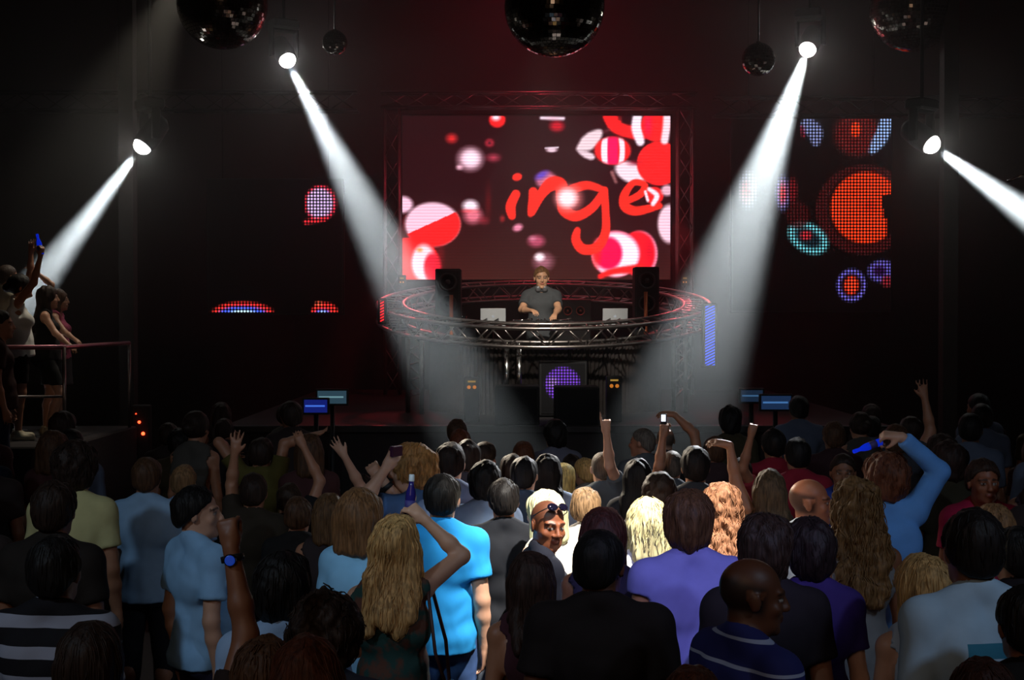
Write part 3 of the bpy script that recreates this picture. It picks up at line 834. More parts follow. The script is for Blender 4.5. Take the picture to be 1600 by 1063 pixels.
def led(name, label, px0, px1, py0, py1, d, paint, kind, strength, step, cat, lo=None):
    """a lit wall of diodes; the picture it shows is worked out per diode"""
    a = at(px0, py1, d); b = at(px1, py0, d); c = at((px0+px1)/2, py1, d)
    t = thing(name, label, cat, (c.x, d, c.z))
    W, H = b.x-a.x, b.z-a.z
    nx, nz = int(W/step)+1, int(H/step)+1
    X, Z = np.meshgrid(np.linspace(0, 1, nx), np.linspace(0, 1, nz))
    V = np.stack([(X-0.5)*W, np.full_like(X, 0.0), Z*H], axis=-1).reshape(-1, 3)
    i = np.arange((nz-1)*nx).reshape(nz-1, nx)[:, :-1].ravel()
    Q = np.stack([i, i+1, i+nx+1, i+nx], axis=1)
    me = np_mesh('display', V, Q, False)
    rgb = paint(px0+X.ravel()*(px1-px0), py1-Z.ravel()*(py1-py0))
    rgb = np.clip(rgb, 0, 255)/255.0; rgb = np.where(rgb <= 0.04045, rgb/12.92, ((rgb+0.055)/1.055)**2.4)
    ca = me.color_attributes.new('picture', 'FLOAT_COLOR', 'POINT')
    ca.data.foreach_set('color', np.concatenate([rgb, np.ones((len(rgb), 1))], axis=1).astype(np.float32).ravel())
    link_mesh('display', me, led_mat(name+' diodes', kind, strength), t)
    m = MB(); m.box(-W/2-0.03, 0.012, -0.03, W/2+0.03, 0.16, H+0.03, 0.01); m.build('casing', M_black, t)
    if kind not in ('lines', 'stripes', 0.036):
        for x in (-W*0.4, W*0.4): MB().tube([(x, 0.08, H+0.02), (x, 0.08, 7.995-c.z)], 0.01, 6).build('hanger', M_black, t)
    return t

class Paint:
    def __init__(self, X, Y, bg): self.X, self.Y = X, Y; self.c = np.tile(np.array(bg, dtype=float), (len(X), 1))
    def mix(self, a, rgb): a = np.clip(a, 0, 1)[:, None]; self.c = self.c*(1-a)+np.array(rgb, dtype=float)*a
    def disc(self, x, y, rx, ry, rgb, soft=2.0, al=1.0, clip=None, rot_=0.0):
        c, s = math.cos(math.radians(rot_)), math.sin(math.radians(rot_))
        u, v = (self.X-x)*c+(self.Y-y)*s, -(self.X-x)*s+(self.Y-y)*c
        r = np.sqrt((u/rx)**2+(v/ry)**2); a = np.clip((1-r)*min(rx, ry)/soft, 0, 1)*al
        if clip is not None: a = a*clip
        self.mix(a, rgb)
    def side(self, x0, y0, x1, y1, soft=1.5):
        nx, ny = y1-y0, -(x1-x0); L = math.hypot(nx, ny)
        return np.clip(((self.X-x0)*nx+(self.Y-y0)*ny)/L/soft+0.5, 0, 1)
    def line(self, pts, w, rgb, soft=1.6, al=1.0):
        dist = np.full(len(self.X), 1e9)
        P = []
        n = len(pts)                                   # smooth curve through the points
        for i in range(n-1):
            p0, p1, p2, p3 = (np.array(pts[max(0, min(n-1, i+k))], dtype=float) for k in (-1, 0, 1, 2))
            for t in np.linspace(0, 1, 7)[:-1]:
                P.append(0.5*(2*p1+(p2-p0)*t+(2*p0-5*p1+4*p2-p3)*t*t+(3*p1-p0-3*p2+p3)*t**3))
        P.append(np.array(pts[-1], dtype=float))
        for i, (a, b) in enumerate(zip(P, P[1:])):
            ww = w if not isinstance(w, (list, tuple)) else np.interp(i/len(P), np.linspace(0, 1, len(w)), w)
            ab = b-a; t = np.clip(((self.X-a[0])*ab[0]+(self.Y-a[1])*ab[1])/(ab@ab+1e-9), 0, 1)
            dist = np.minimum(dist, np.hypot(self.X-a[0]-t*ab[0], self.Y-a[1]-t*ab[1])-ww)
        self.mix(np.clip(0.5-dist/soft, 0, 1)*al, rgb)

RED, WHT, PNK, MAG = (250, 34, 36), (250, 226, 242), (226, 170, 190), (240, 20, 90)
def main_picture(X, Y):
    p = Paint(X, Y, (34, 8, 12))
    p.c += np.clip((Y-300)/137, 0, 1)[:, None]*np.array((26, 18, 10)); p.c += np.clip((X-700)/300, 0, 1)[:, None]*np.array((-6, -2, 0))
    # top strips
    p.disc(777, 188, 15, 14, RED, 4); p.disc(775, 184, 10, 8, WHT, 6)
    p.disc(870, 198, 16, 12, (190, 20, 40), 8); p.line([(846, 185), (880, 186)], 2.5, WHT, 4); p.disc(864, 186, 15, 4, PNK, 5)
    p.disc(862, 235, 12, 5, (235, 200, 215), 3); p.line([(852, 232), (872, 231)], 1, WHT, 2)
    p.disc(706, 217, 13, 11, (215, 40, 42), 9); p.disc(765, 224, 10, 9, (200, 40, 60), 7); p.disc(765, 224, 4, 4, (60, 20, 30), 3)
    p.disc(771, 247, 16, 10, (215, 70, 95), 11, 0.9); p.disc(735, 249, 26, 24, PNK, 14); p.disc(736, 248, 18, 17, WHT, 12); p.disc(718, 262, 8, 6, (240, 180, 200), 5)
    # left
    p.disc(763, 315, 7, 40, (150, 20, 26), 8, 0.5); p.disc(739, 337, 20, 18, (220, 110, 130), 12); p.disc(735, 322, 17, 13, WHT, 8); p.disc(733, 330, 19, 5, (235, 60, 70), 5, 0.8)
    p.disc(756, 345, 12, 10, (150, 36, 50), 9, 0.7); p.disc(785, 342, 6, 8, (190, 40, 46), 6, 0.8)
    p.disc(629, 320, 20, 16, (240, 190, 215), 6)
    p.disc(676, 351, 46, 37, (240, 190, 212), 5); cl = p.side(636, 366, 716, 330)
    p.disc(676, 351, 46, 37, RED, 4, 1.0, 1-cl if False else np.where(((Y-366)*(716-636)-(X-636)*(330-366)) > 0, 1.0, 0.0))
    p.disc(640, 408, 48, 38, RED, 3, 1.0, np.where(X < 690, 1.0, 0.0)); p.disc(650, 445, 34, 40, RED, 3)
    p.disc(662, 411, 22, 33, (250, 214, 226), 6, 1.0); p.disc(676, 418, 16, 27, (238, 40, 60), 5); p.disc(688, 400, 10, 30, (150, 26, 34), 10, 0.5)
    p.disc(656, 391, 7, 5, (255, 140, 60), 5)
    # small balls of the middle
    p.disc(809, 356, 11, 8, (225, 130, 160), 5, 1, None, -20); p.disc(838, 377, 18, 13, (170, 70, 95), 8); p.disc(832, 373, 9, 6, (205, 120, 145), 6)
    p.disc(849, 409, 22, 19, (150, 90, 105), 14); p.disc(843, 402, 11, 9, (252, 236, 244), 6)
    p.disc(852, 281, 19, 15, (205, 110, 140), 6, 0.9, None, -25); p.disc(846, 274, 17, 8, (86, 66, 190), 6, 0.9, None, -28); p.disc(858, 279, 15, 3, (250, 120, 140), 3, 0.9, None, -25)
    # right: leaf, striped ball, the red masses
    p.line([(902, 234), (918, 224), (936, 208)], [2, 13, 2], (232, 205, 214), 5); p.line([(905, 238), (925, 246)], [2, 6, 2], (230, 200, 212), 4)
    p.disc(985, 270, 30, 18, (245, 215, 228), 5, 1, None, 25)
    p.disc(957, 236, 31, 24, RED, 4)
    for xc, col, wd_ in ((944, WHT, 5), (957, MAG, 8), (972, WHT, 4)):
        p.disc(957, 236, 30, 23, col, 4, 1, np.clip((wd_-np.abs(X-(xc+(Y-236)**2/190.0*(1 if xc < 950 else -1 if xc > 965 else 0))))/2+0.5, 0, 1))
    p.disc(1030, 256, 37, 36, RED, 3); p.disc(990, 255, 16, 7, (150, 20, 40), 6, 0.6)
    p.line([(955, 180), (962, 198), (980, 206), (1000, 207), (1020, 200)], [14, 10, 10, 12, 14], RED, 4); p.disc(968, 184, 5, 8, (70, 14, 20), 5)
    p.line([(996, 180), (994, 200), (1000, 222)], [7, 8, 6], WHT, 4); p.disc(1024, 196, 24, 28, RED, 3); p.disc(1012, 196, 9, 26, MAG, 9, 0.7); p.line([(1042, 180), (1041, 200), (1038, 220)], 6, (246, 214, 226), 4)
    p.line([(956, 270), (962, 285)], [3, 2], (190, 120, 120), 4, 0.7); p.disc(948, 205, 10, 5, (130, 60, 70), 5, 0.6, None, -20)
    # bottom right rings
    p.disc(1000, 397, 29, 38, (238, 120, 150), 3); p.disc(996, 396, 29, 37, (246, 26, 40), 4); p.disc(1014, 392, 9, 30, (200, 10, 40), 8, 0.6)
    p.disc(962, 397, 40, 38, (238, 110, 140), 3); p.disc(962, 398, 38, 36, WHT, 5); p.disc(950, 396, 25, 29, (240, 12, 74), 6); p.disc(932, 396, 10, 28, RED, 6, 0.8)
    p.line([(938, 432), (960, 424), (1000, 420)], [4, 5, 8], RED, 4)
    p.disc(1046, 350, 21, 34, (240, 196, 214), 5)
    # the handwriting
    INK = (243, 44, 34)
    p.line([(806, 304), (798, 322), (800, 338)], [7, 8, 5], INK, 2); p.disc(808, 277, 9, 7, INK, 2, 1, None, -15)
    p.line([(833, 300), (833, 318), (829, 335)], [7, 8, 3], INK, 2); p.line([(833, 334), (846, 304), (862, 288), (876, 290), (878, 312), (882, 330)], [3, 8, 11, 10, 8, 5], INK, 2)
    p.line([(944, 298), (916, 290), (886, 302), (880, 326), (900, 338), (926, 324), (944, 298)], [5, 7, 8, 9, 8, 7, 5], INK, 2)
    p.line([(944, 298), (946, 330), (946, 362), (934, 386), (912, 390), (900, 376), (902, 360)], [6, 6, 7, 8, 8, 7, 4], INK, 2)
    p.line([(976, 316), (1000, 304), (1007, 290), (990, 286), (976, 304), (976, 322), (994, 330), (1030, 322)], [5, 6, 5, 5, 7, 8, 7, 4], INK, 2)
    p.disc(888, 310, 28, 27, (255, 130, 130), 16, 0.9); p.disc(886, 310, 20, 19, (255, 236, 244), 12)
    p.disc(1022, 306, 16, 15, RED, 3); p.line([(1014, 296), (1026, 306), (1020, 319)], [3, 4, 3], WHT, 3); p.disc(1042, 298, 12, 11, PNK, 5); p.line([(1008, 300), (1012, 314)], 2, WHT, 2)
    return p.c
led('video_wall', 'large video wall above the booth showing red and white balls and handwriting', 629, 1047, 182, 437, 22.2, main_picture, 'lines', 1.45, 0.0148, 'screen')

def right_picture(X, Y):
    p = Paint(X, Y, (2, 1, 1))
    p.disc(1350, 328, 78, 72, (62, 12, 14), 3, 1, np.where(X < 1392, 1.0, 0.0)); p.disc(1350, 326, 60, 60, (3, 1, 1), 6)
    p.disc(1352, 325, 57, 58, (255, 58, 20), 4, 1.0, np.where((X < 1379) | ((Y < 304) | (Y > 388)) | (X < 1384-0.0*Y), 1.0, 0.0)*np.where((X > 1376+(Y-305)*0.12) & (Y > 305) & (Y < 342), 0.0, 1.0))
    p.disc(1358, 322, 16, 14, (190, 34, 14), 10, 0.6)
    p.disc(1338, 210, 44, 42, (100, 22, 22), 14); p.disc(1336, 203, 9, 14, (255, 62, 22), 3)
    p.line([(1386, 186), (1376, 214), (1362, 236)], [11, 11, 3], (140, 170, 220), 4); p.line([(1262, 198), (1272, 206), (1274, 224)], [13, 12, 3], (120, 130, 180), 5); p.line([(1252, 200), (1254, 214)], 3, (120, 20, 40), 3)
    p.disc(1262, 372, 38, 25, (100, 190, 200), 5, 1, None, 30); p.disc(1262, 372, 27, 16, (20, 40, 50), 6, 1, None, 30); p.disc(1259, 368, 12, 10, (190, 40, 50), 5)
    p.disc(1246, 336, 22, 24, (70, 12, 14), 6, 0.8)
    p.disc(1330, 446, 25, 28, (100, 90, 190), 4); p.disc(1330, 446, 19, 20, (30, 10, 20), 4); p.disc(1330, 446, 13, 17, (255, 62, 30), 4)
    p.disc(1378, 424, 26, 20, (90, 80, 170), 5); p.disc(1374, 424, 13, 10, (40, 10, 60), 5); p.disc(1386, 440, 12, 12, (130, 30, 40), 6)
    p.disc(1222, 302, 14, 34, (130, 130, 200), 6); p.disc(1222, 302, 8, 24, (250, 60, 60), 6); p.disc(1238, 298, 10, 28, (110, 20, 26), 5)
    p.disc(1168, 296, 20, 40, (150, 150, 170), 8, 0.8); p.disc(1166, 300, 12, 22, (230, 90, 80), 8, 0.7)
    return p.c
led('dot_screen', 'tall dotted light screen right of the booth with big orange disc', 1145, 1391, 184, 486, 21.4, right_picture, 0.0482, 1.6, 0.0241, 'screen')

def left_picture(X, Y):
    p = Paint(X, Y, (2, 1, 1))
    p.disc(501, 318, 27, 30, (220, 40, 60), 3, 1, np.where(X > 478, 1.0, 0.0)); p.disc(500, 318, 23, 26, (205, 175, 225), 4, 1, np.where(X > 480, 1.0, 0.0)); p.line([(478, 347), (494, 345), (508, 342)], 4, (220, 40, 50), 2)
    p.disc(379, 490, 52, 20, (235, 46, 40), 3); p.disc(379, 491, 42, 14, (64, 90, 235), 3); p.disc(379, 491, 26, 8, (190, 230, 235), 3)
    p.disc(507, 489, 23, 18, (235, 46, 40), 3); p.disc(504, 490, 14, 8, (64, 90, 235), 3); p.disc(504, 490, 9, 5, (190, 225, 235), 3); p.disc(498, 475, 9, 6, (235, 90, 60), 4)
    return p.c
led('dot_screen', 'dark dotted light screen left of the booth with a round pink patch', 326, 534, 282, 489, 21.4, left_picture, 0.0482, 1.6, 0.0241, 'screen')
def booth_picture(X, Y):
    p = Paint(X, Y, (3, 2, 4)); p.disc(879, 600, 29, 28, (110, 56, 190), 3); p.disc(864, 598, 10, 12, (150, 110, 190), 6); return p.c
def strip_blue(X, Y):
    p = Paint(X, Y, (4, 3, 8)); p.c[:] = (50, 78, 220); return p.c
def strip_red(X, Y):
    p = Paint(X, Y, (4, 3, 8)); p.c[:] = (230, 30, 40); return p.c
led('dot_screen', 'small purple dotted light panel between the two bass speakers under the booth', 846, 914, 568, 647, 17.0, booth_picture, 0.036, 1.3, 0.018, 'screen')
led('side_screen', 'narrow upright blue striped light panel at the right edge of the booth', 1102, 1117, 478, 571, 17.4, strip_blue, 'stripes', 1.6, 0.03, 'screen')
led('side_screen', 'narrow upright red striped light panel at the left edge of the booth', 594, 600, 470, 503, 17.4, strip_red, 'stripes', 1.4, 0.03, 'screen')

# ------------------------------------------------------------------ trusses
def box_truss(name, label, a, b, size=0.29, group=None, r=0.02, seg=0.36, mat=None):
    """four chords and a zigzag of braces between two points"""
    a, b = Vector(a), Vector(b); ax = (b-a).normalized(); L = (b-a).length
    u = Vector((0, 1, 0)) if abs(ax.y) < 0.9 else Vector((1, 0, 0)); w_ = ax.cross(u).normalized(); h = size/2
    t = thing(name, label, 'truss', tuple(a), 0, group)
    cs = [(u*i+w_*j)*h for i, j in ((-1, -1), (1, -1), (1, 1), (-1, 1))]
    for c in cs: MB().tube([c, c+ax*L], r, 8).build('chord', mat or M_alu, t)
    m = MB(); n = max(2, int(L/seg))
    for f in range(4):
        c0, c1 = cs[f], cs[(f+1) % 4]
        for i in range(n):
            p, q = ((c0, c1) if i % 2 == 0 else (c1, c0)); m.tube([p+ax*(L*i/n), q+ax*(L*(i+1)/n)], r*0.5, 5)
    m.build('bracing', mat or M_alu, t)
    return t
G_TR = 'aluminium trusses round the stage'
yT = 21.7
z1 = at(0, 158, yT).z
xl, xr = at(613, 0, yT).x, at(1070, 0, yT).x
box_truss('truss', 'horizontal aluminium truss spanning above the video wall', (xl-0.16, yT, z1), (xr+0.16, yT, z1), 0.22)
box_truss('truss', 'upright aluminium truss at the left side of the video wall', (xl, yT, SZ+0.018), (xl, yT, z1-0.14), 0.22)
box_truss('truss', 'upright aluminium truss at the right side of the video wall', (xr, yT, SZ+0.018), (xr, yT, z1-0.14), 0.22)
a, b = at(200, 160, 20.3), at(560, 160, 20.3)
box_truss('truss', 'dim ceiling truss high up left of the video wall', (-8.98, 20.3, a.z), (b.x, 20.3, a.z), 0.26, mat=M_black)
a = at(1115, 168, 20.3); box_truss('truss', 'dim ceiling truss high up right of the video wall', (a.x, 20.3, a.z), (8.98, 20.3, a.z), 0.26, mat=M_black)
a, b = at(1572, 284, 13.5), at(1640, 258, 13.5)
t = thing('lighting_bar', 'thin bright bar hanging at the right edge beside the rightmost beam', 'bar', tuple(a)); MB().tube([(0, 0, 0), b-a], 0.012, 8).build('rod', M_chrome, t)
MB().tube([(0.25, 0, 0.1), (0.25, 0, 7.99-a.z)], 0.008, 6).build('hanger', M_black, t)

# ------------------------------------------------------------------ booth
BC = Vector((0.42, 18.9, 2.655+LIFT)); TILT = math.radians(-8.7)
def rp(R, ang, z=0.0):
    """a point of the tilted ring, measured from the middle of the booth; angle 0 faces the audience"""
    v = Vector((R*math.sin(ang), -R*math.cos(ang), z)); return Matrix.Rotation(-TILT, 3, 'X') @ v
booth = thing('booth_ring', 'tilted round truss ring encircling the disc jockey', 'truss', tuple(BC))
for R, z in ((2.2, 0), (2.2, -0.22), (1.86, 0), (1.86, -0.22)):
    MB().tube([rp(R, 2*math.pi*i/96, z) for i in range(96)], 0.024, 10, True).build('chord', M_steel, booth)
m = MB()
for R in (2.2, 1.86):
    for i in range(60):
        a0, a1 = 2*math.pi*i/60, 2*math.pi*(i+1)/60; p, q = ((0, -0.22) if i % 2 else (-0.22, 0)); m.tube([rp(R, a0, p), rp(R, a1, q)], 0.011, 6)
for i in range(60):
    a0 = 2*math.pi*i/60; m.tube([rp(2.2, a0, 0), rp(1.86, a0+0.05, 0)], 0.010, 5); m.tube([rp(2.2, a0, -0.22), rp(1.86, a0+0.05, -0.22)], 0.010, 5)
m.build('bracing', M_steel, booth)
for a in (-1.02, -0.86, -0.24, -0.165, 0.90, 1.06, 2.3, -2.3):
    p = rp(2.03, a, -0.2); MB().tube([p, (p.x, p.y, SZ-BC.z)], 0.030, 10).build('leg', M_chrome if abs(a) < 0.3 else M_steel, booth)
for a in (-0.94, 0.98):      # brackets between the paired legs
    m = MB()
    for k in range(4):
        p, q = rp(2.03, a-0.08, -0.25-0.2*k), rp(2.03, a+0.08, -0.35-0.2*k); m.tube([p, q], 0.010, 5); m.tube([q, rp(2.03, a-0.08, -0.45-0.2*k)], 0.010, 5)
    m.build('leg_bracing', M_steel, booth)
# ribbed front
M_rib = plain('ribbed dark metal', (62, 56, 54), 0.38, 0.7, noise=0.15)
pn = thing('booth_cladding', 'curved ribbed dark metal front under the truss ring', 'booth', (BC.x, BC.y, SZ))
m = MB(); R = 1.62; n = 132; A0 = 1.15; pts = []
for i in range(n+1):
    a = -A0+2*A0*i/n; r_ = R+(0.014 if i % 2 else -0.014); pts.append((r_*math.sin(a), -r_*math.cos(a)))
for j, (x, y) in enumerate(pts):
    zt = (BC.z-SZ)+math.tan(-TILT)*y*0.98-0.26
    m.v += [(x, y, 0), (x, y, zt), (x*0.97, y*0.97, 0), (x*0.97, y*0.97, zt)]
for j in range(n):
    b = 4*j; m.f += [(b, b+4, b+5, b+1), (b+2, b+3, b+7, b+6), (b+1, b+5, b+7, b+3)]; m.sm += [False]*3
m.build('panel', M_rib, pn)
# the desk: a curved board on two trestles
dk = thing('mixing_desk', 'curved black table inside the ring holding laptops and decks', 'table', (BC.x, BC.y, SZ))
DZ = 2.345+LIFT
m = MB(); n = 40
for i in range(n+1):
    a = -0.78+1.56*i/n
    for r_ in (1.76, 1.12):
        for z in (DZ-SZ-0.04, DZ-SZ): m.v.append((r_*math.sin(a), -r_*math.cos(a), z))
for i in range(n):
    b = 4*i; m.f += [(b+1, b+5, b+7, b+3), (b, b+2, b+6, b+4), (b, b+4, b+5, b+1), (b+2, b+3, b+7, b+6)]; m.sm += [False]*4
m.f += [(0, 1, 3, 2), (4*n, 4*n+2, 4*n+3, 4*n+1)]; m.sm += [False]*2
m.build('table_top', M_black, dk)
for a in (-0.6, 0.6):
    for r_ in (1.2, 1.5): MB().tube([(r_*math.sin(a), -r_*math.cos(a), 0), (r_*math.sin(a), -r_*math.cos(a), DZ-SZ-0.04)], 0.025, 8).build('leg', M_black, dk)

def on_desk(px, r):
    """a spot on the desk, r from the middle of the booth"""
    y = 17.4
    for _ in range(6): y = BC.y-math.sqrt(r*r-((px-800)*y/FPX-BC.x)**2)
    return Vector(((px-800)*y/FPX, y, DZ))

def laptop(px, label, logo):
    p = on_desk(px, 1.50); t = thing('laptop', label, 'laptop', (p.x, p.y, DZ))
    m = MB(); m.box(-0.155, 0.0, 0.002, 0.155, 0.21, 0.020, 0.004); m.build('keyboard_base', M_alu2, t)
    m = MB(); m.box(-0.155, -0.007, 0, 0.155, 0.004, 0.205, 0.003)
    M4 = Matrix.Translation((0, -0.004, 0.020)) @ Matrix.Rotation(math.radians(8), 4, 'X')
    ld = m.build('lid', M_alu2, t, M4)
    m = MB(); m.box(-0.145, 0.0045, 0.012, 0.145, 0.0052, 0.195); m.build('display', glow('laptop display', (120, 140, 170), 0.6), ld, M4)
    if logo:
        m = MB(); K = 28      # the bitten fruit on the lid
        ring = []
        for i in range(K):
            a = 2*math.pi*i/K; r_ = 0.017*(1+0.10*math.cos(2*a)-0.12*max(0, math.sin(a))**6-0.06*max(0, -math.sin(a))**6)
            x, z = r_*math.cos(a), r_*math.sin(a)
            if (x-0.021)**2+(z-0.002)**2 < 0.0095**2: x = 0.021-math.sqrt(max(0.0, 0.0095**2-(z-0.002)**2))
            ring.append((x, z))
        for y in (-0.0072, -0.0082): m.v += [(x, y, z+0.105) for x, z in ring]
        m.f += [tuple(range(K, 2*K)), tuple(range(K-1, -1, -1))]+[(i, (i+1) % K, K+(i+1) % K, K+i) for i in range(K)]; m.sm += [False]*(K+2)
        b = len(m.v); lf = [(0.001, 0.021), (0.003, 0.027), (0.009, 0.030), (0.007, 0.024)]
        for y in (-0.0072, -0.0082): m.v += [(x, y, z+0.105) for x, z in lf]
        m.f += [(b+4, b+5, b+6, b+7), (b+3, b+2, b+1, b)]; m.sm += [False]*2
        m.build('logo', glow('lit logo', (235, 240, 245), 0.4), ld, M4)
    return t
M_alu2 = plain('silver laptop shell', (196, 198, 200), 0.4, 0.35, noise=0.04)
laptop(770.5, 'silver open laptop left of the disc jockey on the desk', True)
laptop(961, 'silver open laptop right of the disc jockey on the desk', True)
# small gear on the desk
def deck(px, d, label):
    p = on_desk(px, d); d = p.y; t = thing('turntable', label, 'turntable', (p.x, d, DZ))
    m = MB(); m.box(-0.16, -0.15, 0, 0.16, 0.17, 0.07, 0.008); m.build('chassis', M_black, t)
    MB().lathe([(0.105, 0.0705), (0.11, 0.078), (0.10, 0.086), (0.03, 0.088)], 28).build('platter', M_chrome, t)
    MB().tube([(0.13, 0.12, 0.072), (0.13, 0.12, 0.10), (0.12, 0.0, 0.10), (0.07, -0.06, 0.09)], 0.006, 6).build('tone_arm', M_steel, t)
    m = MB()
    for k in range(3): m.box(-0.14+0.04*k, -0.152, 0.02, -0.12+0.04*k, -0.149, 0.035)
    m.build('button', glow('green button', (150, 220, 190), 0.8), t)
deck(815, 1.54, 'record deck on the desk under the disc jockey at his right hand')
deck(876, 1.54, 'record deck on the desk under the disc jockey at his left hand')
p = on_desk(846, 1.54); t = thing('mixer', 'small black audio mixer between the two record decks', 'mixer', (p.x, p.y, DZ))
m = MB(); m.box(-0.07, -0.14, 0, 0.07, 0.16, 0.08, 0.006); m.build('chassis', M_black, t)
for k in range(3): MB().lathe([(0.010, 0.081), (0.009, 0.098)], 10, Matrix.Translation((-0.04+0.04*k, 0.02, 0))).build('knob', M_chrome, t)
m = MB(); m.box(-0.05, -0.142, 0.03, 0.05, -0.139, 0.05); m.build('level_meter', glow('meter', (210, 230, 120), 0.9), t)
for px, lab in ((758, 'first'), (776, 'second'), (951, 'third'), (966, 'fourth')):
    p = on_desk(px, 1.68); t = thing('desk_stand', {'first': 'small black angled stand before the left half of the left laptop', 'second': 'small black angled stand before the right half of the left laptop', 'third': 'small black angled stand before the left half of the right laptop', 'fourth': 'small black angled stand before the right half of the right laptop'}[lab], 'stand', (p.x, p.y, DZ), 0, 'black stands on the desk edge')
    m = MB(); m.box(-0.035, -0.05, 0, 0.035, 0.05, 0.012); m.build('foot', M_black, t)
    m = MB(); b = 0; m.v += [(-0.035, -0.02, 0.012), (0.035, -0.02, 0.012), (0.035, 0.03, 0.012), (-0.035, 0.03, 0.012), (-0.03, 0.02, 0.075), (0.025, 0.02, 0.105), (0.025, 0.04, 0.105), (-0.03, 0.04, 0.075)]
    m.f += [(0, 3, 2, 1), (4, 5, 6, 7), (0, 1, 5, 4), (1, 2, 6, 5), (2, 3, 7, 6), (3, 0, 4, 7)]; m.sm += [False]*6; m.build('back_plate', M_black, t)
# coiled pale headphones lead
p = on_desk(912, 1.52); m = MB()
m.tube([(0.12*math.cos(a*0.55)*(0.4+0.02*a)+0.02*math.sin(3*a), 0.05*math.sin(a*0.55), 0.012+0.022*(1+math.sin(a*1.3))*0.9) for a in np.linspace(0, 34, 120)], 0.007, 6)
o = m.build('coiled_cable', plain('white cable', (210, 210, 200), 0.5)); o.location = (p.x, p.y, DZ); tag(o, 'heap of white cable on the desk right of the disc jockey', 'cable')
p = on_desk(941, 1.70); m = MB(); m.tube([(0.07*math.cos(a), 0.04*math.sin(a), 0.012+0.01*math.sin(2*a)) for a in np.linspace(0, 6.2, 40)], 0.007, 6)
o = m.build('cable_loop', plain('grey cable', (160, 160, 155), 0.5)); o.location = (p.x, p.y, DZ); tag(o, 'loop of grey cable lying beside the right laptop', 'cable')
p = on_desk(725, 1.5); t = thing('drinking_glass', 'clear glass standing on the desk left of the left laptop', 'glass', (p.x, p.y, DZ)); mg, nt, b = new_mat('clear glass'); b.inputs['Transmission Weight'].default_value = 1.0; b.inputs['Roughness'].default_value = 0.03
m = MB(); m.lathe([(0.028, 0.0), (0.034, 0.13), (0.031, 0.13), (0.026, 0.006)], 20); m.build('glass_body', mg, t)
# loudspeakers
def woofer(m_parent, x, z, r, y, mat):
    M4 = Matrix.Translation((x, y, z)) @ Matrix.Rotation(math.pi/2, 4, 'X')
    c = MB().lathe([(r, 0.0), (r*1.0, 0.012), (r*0.86, 0.014), (r*0.80, 0.002), (r*0.30, -0.02), (r*0.28, 0.0), (r*0.05, 0.008)], 26, M4).build('cone', mat, m_parent)
    return c
M_cone = plain('speaker cone', (48, 44, 44), 0.5, 0.1); M_red = plain('reddish speaker cone', (150, 62, 48), 0.4, 0.4)
def speaker(label, px0, px1, pyt, d, zb, depth=0.4, group=None, cones=2, name='loudspeaker', mat=None):
    a, b = at(px0, pyt, d), at(px1, pyt, d); c = (a.x+b.x)/2; W = (b.x-a.x)/2; H = a.z-zb
    t = thing(name, label, 'loudspeaker', (c, d, zb), 0, group)
    m = MB(); m.box(-W, 0, 0, W, depth, H, 0.012); m.build('cabinet', M_cab, t)
    m = MB(); m.box(-W+0.025, -0.012, 0.025, W-0.025, 0.001, H-0.025, 0.004); m.build('grille', plain('speaker grille', (26, 25, 25), 0.8, 0.2, noise=0.3, scale=220, bump=0.5), t)
    for k in range(cones): woofer(t, 0, H*(0.28+0.45*k), min(W*0.72, H*0.2), -0.012, M_cone)
    return t
def stand_post(label, px, d, z0, z1_, mat):
    p = at(px, 500, d); t = thing('post', label, 'post', (p.x, d, z0)); MB().tube([(0, 0, 0), (0, 0, z1_-z0)], 0.025, 10).build('tube', mat, t)
    MB().lathe([(0.06, 0.0), (0.06, 0.015), (0.03, 0.03)], 16).build('base_plate', M_black, t)
M_cop = plain('copper tube', (176, 96, 60), 0.35, 0.6)
for px0, px1, pyt, lab in ((680, 720, 420, 'tall black loudspeaker on a plinth left of the disc jockey'), (992, 1030, 417, 'tall black loudspeaker on a plinth right of the disc jockey')):
    zb = at(0, 497, 19.0).z; c = at((px0+px1)/2, 0, 19.0)
    t = thing('speaker_plinth', 'black plinth under the tall loudspeaker '+('left' if px0 < 800 else 'right')+' of the disc jockey', 'plinth', (c.x, 19.0, SZ)); m = MB(); m.box(-0.19, 0, 0, 0.19, 0.42, zb-SZ, 0.01); m.build('column', M_cab, t)
    speaker(lab, px0, px1, pyt, 19.0, zb, cones=2)
stand_post('copper coloured upright post beside the left tall loudspeaker', 705, 18.55, SZ, at(0, 461, 18.55).z, M_cop)
stand_post('copper coloured upright post beside the right tall loudspeaker', 1009, 18.55, SZ, at(0, 456, 18.55).z, M_cop)
speaker('square black bass speaker on the stage edge, left of the pair', 773, 843, 604, 15.5, SZ, 0.5, None, 0, 'bass_speaker')
speaker('square black bass speaker on the stage edge, right of the pair', 867, 937, 605, 15.5, SZ, 0.5, None, 0, 'bass_speaker')
c = at(897, 0, 20.2); t = thing('bass_speaker', 'low black speaker with two reddish cones behind the disc jockey', 'loudspeaker', (c.x, 20.2, SZ)); zc = at(0, 486, 20.2).z-SZ
m = MB(); m.box(-0.24, 0, 0, 0.24, 0.4, zc+0.16, 0.01); m.build('cabinet', M_cab, t)
for x in (-0.09, 0.09): woofer(t, x, zc, 0.065, 0.0, M_red)
